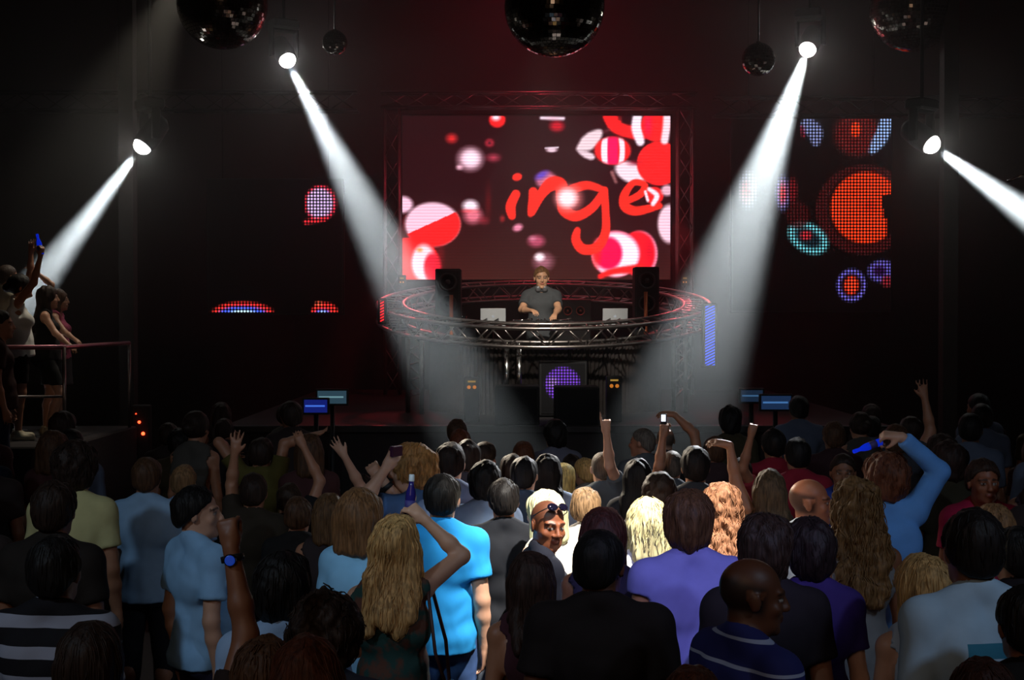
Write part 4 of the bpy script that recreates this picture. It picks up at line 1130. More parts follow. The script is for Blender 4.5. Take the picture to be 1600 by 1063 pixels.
def amber(px, py, d, zb, label, hgt=0.0):
    p = at(px, py, d); t = thing('control_box', label, 'box', (p.x, d, zb)); H = p.z-zb
    m = MB(); m.box(-0.085, 0, 0, 0.085, 0.22, H+0.10, 0.008); m.build('casing', M_cab, t)
    m = MB(); m.box(-0.045, -0.006, H+0.045, 0.045, 0.0, H+0.065); m.build('display', glow('amber display', (205, 160, 70), 0.55), t)
    for x in (-0.032, 0.032): MB().lathe([(0.022, 0), (0.020, 0.008), (0.008, 0.012)], 12, Matrix.Translation((x, 0, H-0.01)) @ Matrix.Rotation(math.pi/2, 4, 'X')).build('indicator_lamp', glow('amber lamp', (255, 150, 50), 0.5), t)
amber(737, 604, 16.2, SZ, 'black control box with amber display on the stage left of the bass speakers')
amber(960, 602, 16.2, SZ, 'black control box with amber display on the stage right of the bass speakers')
for px, lab in ((628, 'tiny amber lit box on the stage backdrop left of the video wall'), (1070, 'tiny amber lit box on the stage backdrop right of the video wall')):
    p = at(px, 438, 21.5); t = thing('amber_light_box', lab, 'box', (p.x, 21.5, p.z)); m = MB(); m.box(-0.06, 0, -0.08, 0.06, 0.08, 0.08, 0.006); m.build('casing', M_black, t)
    m = MB(); m.box(-0.03, -0.006, 0.02, 0.03, 0, 0.04); m.build('display', glow('amber display', (205, 160, 70), 0.5), t)
    for x in (-0.02, 0.02): MB().lathe([(0.012, 0), (0.010, 0.006)], 10, Matrix.Translation((x, 0, -0.03)) @ Matrix.Rotation(math.pi/2, 4, 'X')).build('indicator_lamp', glow('amber lamp', (255, 170, 90), 0.7), t)
# stage monitors with blue pictures, both sides
def tv(px0, px1, py0, py1, d, rgb, line, label):
    a, b = at(px0, py1, d), at(px1, py0, d); t = thing('television', label, 'screen', ((a.x+b.x)/2, d, a.z)); W, H = (b.x-a.x)/2, b.z-a.z
    m = MB(); m.box(-W-0.02, 0, -0.02, W+0.02, 0.06, H+0.02, 0.006); m.build('casing', M_black, t)
    m = MB(); m.box(-W, -0.006, 0, W, 0.002, H); sc_ = m.build('display', glow('blue picture', rgb, 0.45), t)
    m = MB(); m.box(-W*0.9, -0.009, H*0.45, W*0.8, -0.005, H*0.58); m.build('bright_band', glow('bright band', line, 0.8), sc_)
    MB().tube([(0, 0.04, -0.02), (0, 0.04, -a.z)], 0.025, 8).build('stand_pole', M_black, t); MB().lathe([(0.12, 0), (0.12, 0.02), (0.03, 0.03)], 18, Matrix.Translation((0, 0.04, -a.z))).build('stand_base', M_black, t)
tv(475, 511, 625, 645, 14.6, (22, 40, 150), (70, 120, 240), 'small television showing deep blue left of the stage')
tv(496, 541, 611, 631, 14.95, (60, 92, 110), (110, 150, 160), 'small television showing grey blue left of the stage, behind the deep blue one')
tv(1158, 1192, 610, 628, 14.95, (30, 52, 80), (60, 100, 140), 'small dim blue television right of the stage, nearer the booth')
tv(1190, 1236, 619, 640, 14.6, (34, 62, 104), (70, 120, 180), 'small dim blue television right of the stage, farther from the booth')
# little red lamps by the left pillar
p = at(219, 668, 16.0); t = thing('indicator_panel', 'dark panel with three tiny red lamps beside the left pillar', 'panel', (p.x, 16.0, 0)); m = MB(); m.box(-0.10, 0, 0, 0.10, 0.12, p.z+0.25, 0.01); m.build('casing', M_cab, t)
for px, py, r_, st_ in ((217, 660, 0.017, 7.0), (223, 678, 0.020, 9.0), (212, 647, 0.008, 4.0)):
    q = at(px, py, 16.0); MB().lathe([(r_, 0), (r_*0.9, 0.012), (r_*0.4, 0.018)], 12, Matrix.Translation((q.x-p.x, 0, q.z)) @ Matrix.Rotation(math.pi/2, 4, 'X')).build('red_lamp', glow('red lamp', (255, 60, 30), st_), t)

# ------------------------------------------------------------------ moving-head lamps with their beams
M_lampblack = plain('matt black lamp housing', (13, 13, 13), 0.7, noise=0.1)
def moving_head(px, py, d, tpx, tpy, td, energy, cone, label, r=0.105, lens=40.0):
    p = at(px, py, d); q = at(tpx, tpy, td); ax = (q-p).normalized(); p = p-ax*0.17
    t = thing('moving_head_light', label, 'stage light', tuple(p), 0, 'moving head stage lights')
    yaw = math.atan2(ax.x, -ax.y)
    Rb = Matrix.Rotation(yaw, 4, 'Z')
    m = MB(); m.box(-0.17, -0.12, 0.30, 0.17, 0.12, 0.42, 0.02); m.build('base', M_lampblack, t, Rb)
    m = MB(); m.box(-0.19, -0.05, -0.05, -0.15, 0.05, 0.31, 0.01); m.box(0.15, -0.05, -0.05, 0.19, 0.05, 0.31, 0.01); m.box(-0.19, -0.05, 0.27, 0.19, 0.05, 0.31, 0.01); m.build('yoke', M_lampblack, t, Rb)
    Mh = ax.to_track_quat('Z', 'Y').to_matrix().to_4x4()
    MB().lathe([(0.06, -0.26), (0.12, -0.20), (0.135, 0.0), (0.125, 0.10), (r+0.008, 0.13), (r+0.006, 0.145)], 28, Mh).build('head', M_lampblack, t)
    m = MB(); m.lathe([(r, 0.135)]+[(r*math.cos(q*math.pi/16), 0.14+r*0.95*math.sin(q*math.pi/16)) for q in range(8)], 28, Mh); m.build('lens', glow('lamp lens', (255, 252, 246), lens), t)
    MB().tube([(0, 0, 0.42), (0, 0, 7.99-p.z)], 0.02, 8).build('drop_pole', M_lampblack, t)
    l = bpy.data.lights.new('beam', 'SPOT'); l.energy = energy; l.color = BEAM; l.spot_size = math.radians(cone); l.spot_blend = 0.75; l.shadow_soft_size = 0.05
    o = bpy.data.objects.new('beam', l); C.objects.link(o); o.parent = t; o.location = ax*0.30; o.rotation_euler = ax.to_track_quat('-Z', 'Y').to_euler()
    return t
#BEAMS
moving_head(222, 231, 16.1, 84, 412, 15.5, 75000, 13.0, 'moving head stage light on the far left, aimed down past the podium')
moving_head(451, 97, 18.0, 688, 560, 15.0, 38000, 11.0, 'moving head stage light left of the booth, beam aimed down at the crowd centre')
moving_head(1260, 80, 18.0, 1090, 560, 14.6, 42000, 13.0, 'moving head stage light right of the booth, beam aimed down at the crowd centre')
moving_head(1456, 228, 15.6, 1600, 332, 14.8, 75000, 14, 'moving head stage light on the far right, aimed past the right edge')

# unseen amber lamps added behind the camera for glints on the mirror balls
for k, (x, y, z) in enumerate(((-3.4, -2.6, 4.6), (-1.2, -3.0, 5.4), (1.4, -2.8, 5.0), (3.6, -2.5, 4.4))):
    t = thing('added_glint_lamp', 'amber pendant lamp hanging over the back of the hall, %s in its row of four' % ('first', 'second', 'third', 'fourth')[k], 'lamp', (x, y, z), 0, 'pendant lamps over the back bar')
    MB().lathe([(0.02, 0.20), (0.05, 0.18), (0.16, 0.02), (0.17, 0.0), (0.15, 0.02), (0.04, 0.16)], 20).build('lamp_shade', M_black, t); MB().lathe([(0.03, 0.10), (0.07, 0.06), (0.085, 0.0), (0.05, -0.06), (0.01, -0.08)], 18).build('bulb', glow('amber bulb', (255, 170, 80), 22.0), t)
    MB().tube([(0, 0, 0.19), (0, 0, 7.99-z)], 0.008, 6).build('cord', M_black, t)

# ------------------------------------------------------------------ mirror balls
def mirror_mat(rgb):
    m, nt, b = new_mat('mirror tiles'); b.inputs['Base Color'].default_value = (*lin(rgb), 1); b.inputs['Metallic'].default_value = 1.0; b.inputs['Roughness'].default_value = 0.10
    return m
MM = mirror_mat((150, 140, 130)); MD = plain('dark grout', (20, 18, 18), 0.6)
def mirror_ball(px, py, d, rpx, label, group=None):
    p = at(px, py, d); R = rpx*d/FPX; t = thing('mirror_ball', label, 'mirror ball', tuple(p), 0, 'mirror balls under the ceiling')
    n = 76 if rpx > 40 else 34; V, F, sm = [], [], []
    rr = random.Random(int(px))
    for i in range(n//2):           # little flat tiles, each a hair out of true
        th0, th1 = math.pi*(i+0.06)/(n/2), math.pi*(i+0.94)/(n/2)
        k = max(4, int(n*math.sin((th0+th1)/2)))
        for j in range(k):
            f0, f1 = 2*math.pi*(j+0.05)/k, 2*math.pi*(j+0.95)/k; b = len(V); tx, ty = rr.gauss(0, 0.008), rr.gauss(0, 0.008)
            for th, f, a1, a2 in ((th0, f0, -1, -1), (th1, f0, 1, -1), (th1, f1, 1, 1), (th0, f1, -1, 1)):
                r_ = R*(1+0.25*(tx*a1+ty*a2)/3); V.append((r_*math.sin(th)*math.cos(f), r_*math.sin(th)*math.sin(f), r_*math.cos(th)))
            F.append((b, b+1, b+2, b+3))
    m = MB(); m.v = V; m.f = F; m.sm = [False]*len(F); m.build('mirror_tiles', MM, t)
    MB().lathe([(R*0.985*math.sin(math.pi*i/20)+1e-4, -R*0.985*math.cos(math.pi*i/20)) for i in range(21)], 32).build('ball_core', MD, t)
    MB().lathe([(R*0.16, R*0.96), (R*0.16, R*1.06), (R*0.05, R*1.08)], 14).build('cap', M_black, t)
    MB().tube([(0, 0, R*1.05), (0, 0, 7.99-p.z)], 0.012, 8).build('rod', M_black, t)
mirror_ball(349, 8, 15.0, 70, 'big mirror ball at the top edge, left one of the three big ones')
mirror_ball(866, 12, 14.2, 78, 'big mirror ball at the top edge above the video wall')
mirror_ball(1424, 16, 16.9, 66, 'big mirror ball at the top edge, right one of the three big ones')
mirror_ball(524, 68, 17.0, 19.5, 'small mirror ball hanging just right of the left beam lamp')
mirror_ball(1184, 94, 17.0, 26, 'small mirror ball hanging just left of the right beam lamp')

# ------------------------------------------------------------------ podium with railing on the left
PZ = 1.25+LIFT
pd = thing('podium', 'dark raised podium at the left edge where the dancers stand', 'podium', (-5.8, 13.2, 0))
m = MB(); m.box(-1.6, 0, 0, 1.63, 2.6, PZ, 0.015); m.build('platform', M_dark, pd)
m = MB(); m.box(-1.6, -0.72, 0, 0.9, -0.02, 0.78+LIFT, 0.015); m.build('step', M_dark, pd)
rl = thing('railing', 'thin metal hand railing along the front of the podium', 'railing', (-5.8, 13.3, PZ)); rz = at(0, 543, 13.3).z-PZ
MB().tube([(-1.55, 0, rz), (1.58, 0, rz), (1.60, 0.06, rz), (1.60, 2.3, rz)], 0.022, 10).build('handrail', plain('rosy steel rail', (190, 130, 140), 0.3, 0.8), rl)
for x, y in ((-1.5, 0), (0, 0), (1.6, 0.03), (1.6, 2.3)): MB().tube([(x, y, 0), (x, y, rz)], 0.018, 8).build('post', M_steel, rl)
MB().tube([(-1.55, 0, rz*0.5), (1.6, 0, rz*0.5)], 0.012, 8).build('lower_rail', M_steel, rl)
# ------------------------------------------------------------------ people: skins, hair, cloth colours
FAIR, TAN, BRN, DKB = (206, 156, 128), (176, 122, 92), (140, 92, 66), (98, 58, 38)
BLK, DBR, MBR, AUB, LBR = (20, 15, 13), (44, 29, 21), (82, 55, 36), (112, 58, 34), (146, 108, 72)
BLD, PBL, RED_ = (200, 160, 100), (236, 204, 130), (150, 78, 44)
NAVY, CHAR, BLACK, WHITE = (30, 34, 66), (52, 52, 56), (24, 22, 24), (226, 228, 232)
JN = ('jeans', (66, 88, 122)); JD = ('jeans', (38, 46, 66)); TR = ('trousers', (34, 32, 34))

# --- the disc jockey, on the stage
dj = person('disc jockey in dark grey polo shirt smiling over the decks in the booth', 846, 417, 18.15, yaw=180, skin=(214, 160, 124), hair=('short', (128, 88, 52)), top=('polo', (74, 76, 78)),
    bottom=TR, base=SZ, res=0.009, hy=4, hp=-4, arms={'R': dict(e=(818, 478, -0.10), w=(830, 486, -0.42), hand='relaxed', n=(0, 0, -1)), 'L': dict(e=(871, 478, -0.12), w=(867, 492, -0.42), hand='relaxed', n=(0, 0, -1))}, hand_res=0.007)
s = dj['S']['s']; hpt = dj['toW'](dj['J']['neck']+V3(0, 0.045, 0.035)*s)
t = thing('headphones', 'black headphones hanging round the neck of the disc jockey', 'headphones', tuple(hpt))
MB().tube([(0.085*math.sin(a), 0.055-0.085*math.cos(a), -0.012-0.02*math.cos(a)) for a in np.linspace(-2.3, 2.3, 25)][::1], 0.008, 8).build('headband', M_black, t)
for sg in (-1, 1):
    MB().lathe([(0.034, -0.015), (0.040, 0.0), (0.034, 0.016), (0.015, 0.02)], 18, Matrix.Translation((sg*0.042, -0.052, -0.03)) @ Matrix.Rotation(math.pi/2+0.2, 4, 'X')).build('ear_cup', plain('grey ear cup', (120, 120, 122), 0.35, 0.4), t)

# --- the dancers on the podium
person('person with close-cropped hair in pale tee on the podium, farthest left', 13, 413, 14.5, yaw=-40, skin=TAN, hair=('buzz', (60, 44, 34)), top=('tee', (222, 216, 196)), base=PZ)
dn = person('dancer in white tank top on the podium holding a blue bottle overhead', 33, 428, 14.0, yaw=-70, sex='f', skin=TAN, hair=('tied', BLK), top=('tank', (232, 232, 226)), bottom=('shorts', BLACK), base=PZ,
    arms={'R': dict(e=(53, 442, -0.14), w=(65, 396, -0.18), hand='grip', n=(-0.6, 0.3, 0)), 'L': dict(e=(48, 428, 0.12), w=(49, 396, 0.15), hand='open', n=(0.4, 1, 0))}, hand_res=0.008, shoe=(190, 180, 150), hp=10)
person('dancer in black top and shorts with bare legs, forearm over her head, by the railing', 76, 447, 14.50, yaw=-75, sex='f', skin=FAIR, hair=('long', DBR), top=('tank', BLACK), bottom=('shorts', (26, 28, 30)), base=PZ, len=0.22,
    arms={'L': dict(e=(81, 444, 0.16), w=(66, 433, 0.12), hand='relaxed', n=(0, 0, -1)), 'R': dict(e=(86, 520, -0.2), w=(110, 541, -0.35), hand='relaxed', n=(0, 0, -1))}, hand_res=0.009, shoe=(205, 190, 150), legs={'R': ((0.14, 0.16, 0.50), (0.12, 0.02, 0.085)), 'L': ((-0.10, 0.03, 0.50), (-0.12, -0.02, 0.085))})
person('dancer in pink top on the podium behind the railing, nearest its corner', 93, 452, 15.25, yaw=-85, sex='f', skin=FAIR, hair=('bob', MBR), top=('tank', (190, 90, 120)), bottom=('skirt', CHAR), base=PZ,
    arms={'R': dict(e=(100, 518, -0.2), w=(116, 530, -0.3), hand='relaxed', n=(0, 0, -1))}, shoe=(150, 170, 180))
person('person in dark brown tee on the podium step at the far left edge', 2, 484, 12.85, yaw=-70, skin=TAN, hair=('crop', DBR), top=('tee', (58, 34, 32)), base=0.78+LIFT)

# --- near rows, from left to right; d falls towards the camera
person('man in black and white broad-striped tee at the bottom left', 86, 838, 5.29, yaw=-4, skin=BRN, hair=('short', BLK), top=('tee', (22, 20, 24), 'stripe', (150, 152, 166)), bottom=JD, wide=1.08)
person('woman with dark hair at the very bottom left, in front of the broad-striped tee', 140, 976, 4.39, yaw=0, sex='f', skin=BRN, hair=('bob', DBR), top=('tank', (40, 30, 28)), vol=1.05)
person('man in black shirt just behind the broad-striped tee', 84, 752, 6.55, yaw=-6, skin=BRN, hair=('short', DBR), top=('tee', (38, 32, 28)), hy=8)
person('tall man in pale yellow tee standing at the left, tousled dark hair', 117, 694, 7.93, yaw=-8, skin=TAN, hair=('tousled', DBR), top=('tee', (206, 198, 142)), bottom=TR)
person('man in pale blue shirt seen from behind, between yellow tee and blue profile shirt', 229, 715, 8.85, yaw=0, skin=TAN, hair=('short', MBR), top=('shirt', (150, 182, 212)), bottom=TR)
person('man with light brown hair in pale blue collared shirt, left half hidden by a shoulder', 288, 727, 9.60, yaw=-10, skin=FAIR, hair=('short', LBR), top=('shirt', (150, 178, 216)), bottom=TR)
person('man in light blue short-sleeved shirt in profile facing right at the left', 309, 760, 7.07, yaw=-48, hy=-36, skin=FAIR, hair=('short', BLK), top=('polo', (150, 196, 236)), bottom=('trousers', (46, 44, 66)), lean=(0.0, -0.05), res=0.009,
    arms={'R': dict(u=(0.16, -0.15, -1), f=(0.0, 0.15, -1), hand='relaxed')})
wm = person('person at the bottom raising a fist with blue wristwatch beside the profile shirt', 412, 1001, 4.22, yaw=6, skin=BRN, hair=('full', MBR), top=('tee', (44, 34, 32)),
    arms={'L': dict(e=(388, 975, 0.10), w=(356, 836, 0.14), hand='fist', n=(0.2, 1, 0))}, hand_res=0.007)
person('person with dark hair and light blue collar in front of the watch arm', 443, 866, 5.12, yaw=5, hy=-14, skin=TAN, hair=('full', BLK), top=('shirt', (160, 190, 226)), bottom=TR)
person('person with big curly dark hair at the bottom, below the light blue tee', 507, 938, 4.67, yaw=0, skin=BRN, hair=('afro', DBR), top=('tee', (70, 84, 110)), hr=4, vol=1.0)
person('short person with reddish brown hair at the bottom, lowest in front of the curly head', 478, 988, 3.79, yaw=0, sex='f', skin=BRN, hair=('bob', (84, 46, 30)), top=('tank', (60, 36, 30)), vol=0.9)
person('woman with brown bob in light blue tee, left of the bottle girl', 563, 766, 6.90, yaw=-12, sex='f', skin=TAN, hair=('bob', (112, 74, 44)), top=('tee', (138, 190, 226)), bottom=TR, hy=-10, vol=1.08, lean=(-0.05, 0.0), res=0.010, locks=(160, 0.22, 0.0, 0.0022))
bg = person('woman with long blond hair in green patterned top raising a blue bottle', 616, 805, 6.04, yaw=-4, sex='f', skin=FAIR, hair=('wavy', (196, 152, 96)), top=('tank', (40, 70, 66), 'print', (96, 62, 50)), bottom=('jeans', (108, 140, 160)), hy=10, hr=3,
    arms={'R': dict(e=(701, 886, 0.06), w=(664, 814, 0.10), hand='grip', n=(-0.75, 0.55, 0.0)), 'L': dict(u=(-0.3, 0.35, -1), f=(0.5, 0.9, 0.1), hand='relaxed')}, hand_res=0.006, res=0.009, locks=(380, 0.32, 0.003), len=0.17)
az = person('man in bright azure blue tee and jeans, back to us', 691, 741, 7.41, yaw=-3, skin=FAIR, hair=('short', (30, 25, 22)), top=('tee', (44, 158, 232)), bottom=('jeans', (70, 98, 150)), res=0.009, wide=1.02,
    arms={'L': dict(u=(-0.25, 0.45, -1), f=(0.3, 1, 0.2), hand='relaxed'), 'R': dict(u=(0.14, -0.12, -1), f=(0.03, 0.14, -1), hand='relaxed')})
sb = person('man with curly strawberry blond hair facing left, filming with a raised compact camera', 642, 698, 8.20, yaw=62, hy=24, skin=FAIR, hair=('tousled', (176, 124, 70)), top=('tee', (70, 98, 140)), res=0.009,
    arms={'L': dict(e=(590, 790, -0.25), w=(592, 748, -0.32), hand='grip', n=(0, 0.8, 0.3)), 'R': dict(e=(640, 805, -0.1), w=(598, 752, -0.12), hand='grip', n=(0, 1, 0))}, hand_res=0.008)
person('person stretching a bare arm up with open fingers, left of the strawberry blond man', 566, 742, 9.56, yaw=6, skin=FAIR, hair=('short', DBR), top=('tee', (66, 40, 40)),
    arms={'L': dict(e=(574, 748, -0.25), w=(532, 702, -0.28), hand='open', a=(-0.6, 0.1, 0.8), n=(0.3, 1, 0))}, hand_res=0.008)
person('person raising a bent arm above the dim heads, left of the open-fingered hand', 452, 755, 9.25, yaw=3, skin=TAN, hair=('short', (52, 36, 24)), top=('tee', BLACK), lean=(0.02, 0),
    arms={'R': dict(e=(502, 745, 0.05), w=(470, 690, 0.08), hand='relaxed')}, hand_res=0.009)
person('person with dark short hair in black tee, second left of the brown bob', 466, 776, 8.31, yaw=-4, skin=TAN, hair=('short', MBR), top=('tee', (34, 32, 32)), bottom=TR)
person('person with light brown hair behind the left shoulder of the light blue tee', 514, 770, 7.90, yaw=4, sex='f', skin=TAN, hair=('bob', (104, 74, 46)), top=('tank', (50, 40, 40)), vol=0.95)
person('person with brown hair raising an open hand high in the dim left crowd', 396, 740, 8.80, yaw=0, skin=TAN, hair=('short', DBR), top=('tee', (52, 44, 34)),
    arms={'L': dict(e=(362, 778, 0.05), w=(364, 730, 0.08), hand='open', n=(0.1, 1, 0))}, hand_res=0.008)
person('person stretching an arm sideways to the right over the dim left heads', 408, 684, 10.58, yaw=0, skin=TAN, hair=('short', DBR), top=('tee', (92, 84, 40)),
    arms={'R': dict(e=(440, 712, 0), w=(478, 684, 0.0), hand='flat'), 'L': dict(e=(340, 690, 0), w=(352, 700, 0.1), hand='relaxed')})
# middle
person('man in black tee and washed jeans, right behind the azure tee', 787, 749, 8.07, yaw=4, skin=TAN, hair=('short', BLK), top=('tee', (22, 24, 30)), bottom=('jeans', (130, 140, 156)), wide=1.04, res=0.010)
person('person with dark hair in pale blue-grey hooded top, third head right of the azure tee', 757, 722, 8.71, yaw=0, skin=TAN, hair=('full', BLK), top=('long', (150, 170, 200)), bottom=TR, res=0.010)
person('man with big dark hair directly behind the azure tee, lilac shirt', 704, 692, 9.02, yaw=-5, skin=FAIR, hair=('short', DBR), top=('shirt', (140, 156, 190)), bottom=TR, res=0.010)
person('person with dark brown short hair, ear showing, above the black tee', 820, 714, 9.28, yaw=-12, skin=FAIR, hair=('short', BLK), top=('tee', (70, 84, 104)), bottom=TR)
person('person with dark hair partly hidden left of the head with the showing ear', 800, 710, 10.27, yaw=0, skin=FAIR, hair=('short', DBR), top=('tee', CHAR))
person('person with long straight black hair in the middle, left of the pale blond tuft', 856, 710, 9.71, yaw=-10, sex='f', skin=FAIR, hair=('long', BLK), top=('tee', (176, 192, 216)))
person('person with pale wavy blond hair half hidden by long black hair', 882, 724, 10.59, yaw=-25, sex='f', skin=FAIR, hair=('bob', PBL), top=('tank', (150, 160, 176)))
person('person with dark hair right of the pale blond tuft', 893, 710, 11.47, yaw=0, skin=FAIR, hair=('short', DBR), top=('tee', CHAR))
person('person with round dark hair standing alone before the stage centre', 867, 657, 12.21, yaw=20, skin=FAIR, hair=('full', BLK), top=('shirt', (110, 110, 124)))
person('person with rim-lit brown hair in the centre, left of the long black hair', 817, 690, 11.81, yaw=8, sex='f', skin=TAN, hair=('bob', (104, 58, 34)), top=('tee', CHAR))
person('person with short dark hair and reddish cheeks left of the rim-lit brown hair', 758, 691, 10.71, yaw=-25, skin=(190, 120, 100), hair=('short', DBR), top=('tee', (70, 50, 50)))
person('person with dark hair close behind the right of the big dark hair', 731, 688, 9.89, yaw=-8, skin=FAIR, hair=('short', DBR), top=('tee', (86, 76, 80)))
person('person with warm-lit hair, upper of the two heads stacked above the azure tee', 714, 655, 12.65, yaw=0, skin=FAIR, hair=('short', MBR), top=('tee', CHAR))
person('person with warm-lit hair, lower of the two heads stacked above the azure tee', 719, 671, 12.03, yaw=0, skin=FAIR, hair=('short', AUB), top=('tee', CHAR))
hero = person('black man with shaved head and dark tee looking back over his shoulder', 856, 780, 7.04, yaw=-78, hy=-74, hp=-6, nose=1.5, face=1.08, skin=(134, 76, 48), hair=('none', BLK), top=('tee', (22, 24, 36)), bottom=JD, res=0.0055, stubble=('shaved', (58, 36, 26)), gaze=0.004, lips=1.15, brow=(22, 14, 12), hr=-4)
person('woman with platinum blond bob facing left behind the shaved head', 850, 766, 7.75, yaw=48, sex='f', skin=(240, 200, 170), hair=('bob', (240, 222, 172)), top=('tank', (240, 232, 214)), res=0.009, locks=(160, 0.2, 0.0, 0.002))
person('person with short ash brown hair and bright bare neck, right of the shaved head', 917, 762, 8.37, yaw=-20, sex='f', skin=(226, 180, 148), hair=('short', (150, 118, 84)), top=('tank', (240, 230, 214)), res=0.009)
person('woman with dark auburn hair behind the broad man in black', 944, 797, 6.50, yaw=-6, sex='f', skin=BRN, hair=('bob', (62, 28, 24)), top=('tank', (40, 34, 60)), vol=1.08, hy=-10)
person('broad man in black tee at the bottom centre, short black hair', 939, 826, 5.30, yaw=-8, hy=-14, skin=DKB, hair=('crop', (20, 16, 15)), top=('tee', (30, 23, 23)), wide=1.16, limb=1.15, res=0.010)
person('woman with dark shoulder-length hair in sleeveless plum top at the bottom centre', 828, 863, 5.81, yaw=14, sex='f', skin=TAN, hair=('long', (52, 34, 28)), top=('tank', (72, 40, 50)), len=0.10, vol=0.98, res=0.010, locks=(160, 0.22, 0.0, 0.002))
person('man with short grey-rimmed hair pointing one finger up, centre', 941, 705, 10.05, yaw=6, skin=FAIR, hair=('buzz', (104, 92, 80)), top=('tee', (96, 104, 110)),
    arms={'R': dict(e=(953, 728, -0.20), w=(948, 678, -0.24), hand='point', n=(0.2, 1, 0))}, hand_res=0.007, limb=0.95)
person('person with fair rim-lit hair left of the pointing man', 913, 716, 11.02, yaw=30, sex='f', skin=FAIR, hair=('short', BLD), top=('tee', (150, 150, 150)))
person('man with cropped grey hair before the haze, head turned left', 1003, 668, 11.66, yaw=30, hy=30, skin=(190, 126, 96), hair=('buzz', (110, 100, 90)), top=('tee', (96, 100, 104)), wide=1.1)
person('bald man behind the right of the cropped grey hair', 1040, 666, 12.42, yaw=0, skin=FAIR, hair=('none', BLK), stubble=('fringe', (90, 80, 70)), top=('tee', CHAR))
ph = person('person with rim-lit cropped hair raising a small phone, centre', 1050, 703, 10.28, yaw=-6, skin=TAN, hair=('buzz', (90, 80, 70)), top=('tee', (80, 86, 92)),
    arms={'L': dict(e=(1028, 740, -0.12), w=(1036, 684, -0.15), hand='grip', n=(0.5, 1, 0))}, hand_res=0.007)
person('woman with long straight black hair left of the man in violet', 997, 718, 9.51, yaw=-8, sex='f', skin=TAN, hair=('long', BLK), top=('tee', CHAR), vol=1.02)
person('person with tousled dark hair between long black hair and the neat dark head', 1030, 741, 8.67, yaw=0, skin=TAN, hair=('tousled', DBR), top=('tee', (120, 116, 118)))
person('man with neat short dark hair standing tall behind the violet shirt', 1087, 698, 9.07, yaw=-5, skin=TAN, hair=('short', (34, 26, 22)), top=('tee', (60, 62, 66)), wide=1.05)
person('person stretching a rim-lit arm up to the left, behind the neat dark head', 1117, 682, 11.24, yaw=10, skin=TAN, hair=('short', MBR), top=('tee', (60, 44, 46)),
    arms={'L': dict(e=(1084, 672, 0), w=(1054, 648, 0.05), hand='relaxed', a=(-0.95, 0, 0.1), n=(0, 0.5, -1))}, hand_res=0.009)
person('woman with long wavy chestnut hair, bright highlights, right of the violet shirt', 1129, 755, 7.95, yaw=-8, sex='f', skin=FAIR, hair=('curls', (176, 122, 88)), top=('tank', (120, 70, 60)), res=0.010, locks=(360, 0.34, 0.006), len=0.24, vol=1.02)
person('woman with bright wavy blond hair in white top, left of the violet shirt', 1012, 779, 6.91, yaw=6, sex='f', skin=FAIR, hair=('bob', (240, 216, 160)), top=('tee', (246, 246, 250)), res=0.010, locks=(320, 0.20, 0.005), len=0.06, vol=1.0)
vi = person('man in violet sleeveless shirt with brown hair, back to us', 1077, 768, 6.13, yaw=3, skin=TAN, hair=('full', (88, 58, 38)), top=('tee', (140, 136, 222)), bottom=JD, res=0.009, hy=-6, wide=1.08, sleeve=0.4)
person('balding man in navy polo with thin white stripes, in profile at the bottom', 1178, 869, 4.77, yaw=-62, hy=-24, hp=-5, skin=DKB, hair=('none', BLK), stubble=('fringe', (30, 22, 20)), top=('polo', (40, 44, 104), 'thin', (160, 170, 200)), bottom=TR, res=0.008, wide=1.1, belly=0.02)
person('person with thick dark brown hair behind the balding man in stripes', 1196, 805, 5.52, yaw=-4, skin=TAN, hair=('full', DBR), top=('tee', (32, 26, 32)), vol=1.1)
person('woman with dark bob and pale neck in deep purple tee', 1266, 811, 5.81, yaw=0, sex='f', skin=FAIR, hair=('full', (34, 22, 22)), top=('tee', (58, 42, 112)), res=0.010)
person('balding tanned man with white collar turned to the right', 1268, 746, 7.52, yaw=-40, hy=-62, skin=(190, 116, 82), hair=('none', BLK), stubble=('fringe', (70, 46, 36)), top=('shirt', (210, 220, 236)), bottom=TR, res=0.009)
person('woman with streaked ash hair, back to us, left of the balding tanned man', 1203, 735, 8.33, yaw=-4, sex='f', skin=TAN, hair=('long', (96, 76, 54)), top=('tank', (60, 50, 50)), len=0.16,
    arms={'L': dict(e=(1166, 790, 0.0), w=(1146, 728, 0.05), hand='relaxed', a=(-0.85, 0, 0.2), n=(0, 0.6, -1))}, hand_res=0.009)
person('person raising a fist up to the right of the neat dark head', 1158, 716, 10.50, yaw=-3, skin=TAN, hair=('short', DBR), top=('tee', (150, 50, 60)),
    arms={'R': dict(e=(1154, 722, -0.22), w=(1174, 682, -0.22), hand='fist')}, hand_res=0.009)
person('person with dark hair in maroon tee, left of the taller dark head', 1209, 670, 10.89, yaw=0, skin=TAN, hair=('short', BLK), top=('tee', (150, 34, 52)))
person('person with dark hair in crimson tee, behind the balding tanned man', 1246, 684, 10.06, yaw=0, skin=TAN, hair=('short', BLK), top=('tee', (150, 34, 52)), wide=1.05)
person('person with cropped hair in blue tee looking back, left of the raised blue sleeve', 1318, 709, 9.43, yaw=170, skin=BRN, hair=('crop', DBR), top=('tee', (44, 66, 150)))
person('person with rim-lit brown hair in the dim crowd left of the blue bottle', 1303, 659, 11.73, yaw=0, skin=BRN, hair=('short', MBR), top=('tee', (60, 36, 40)))
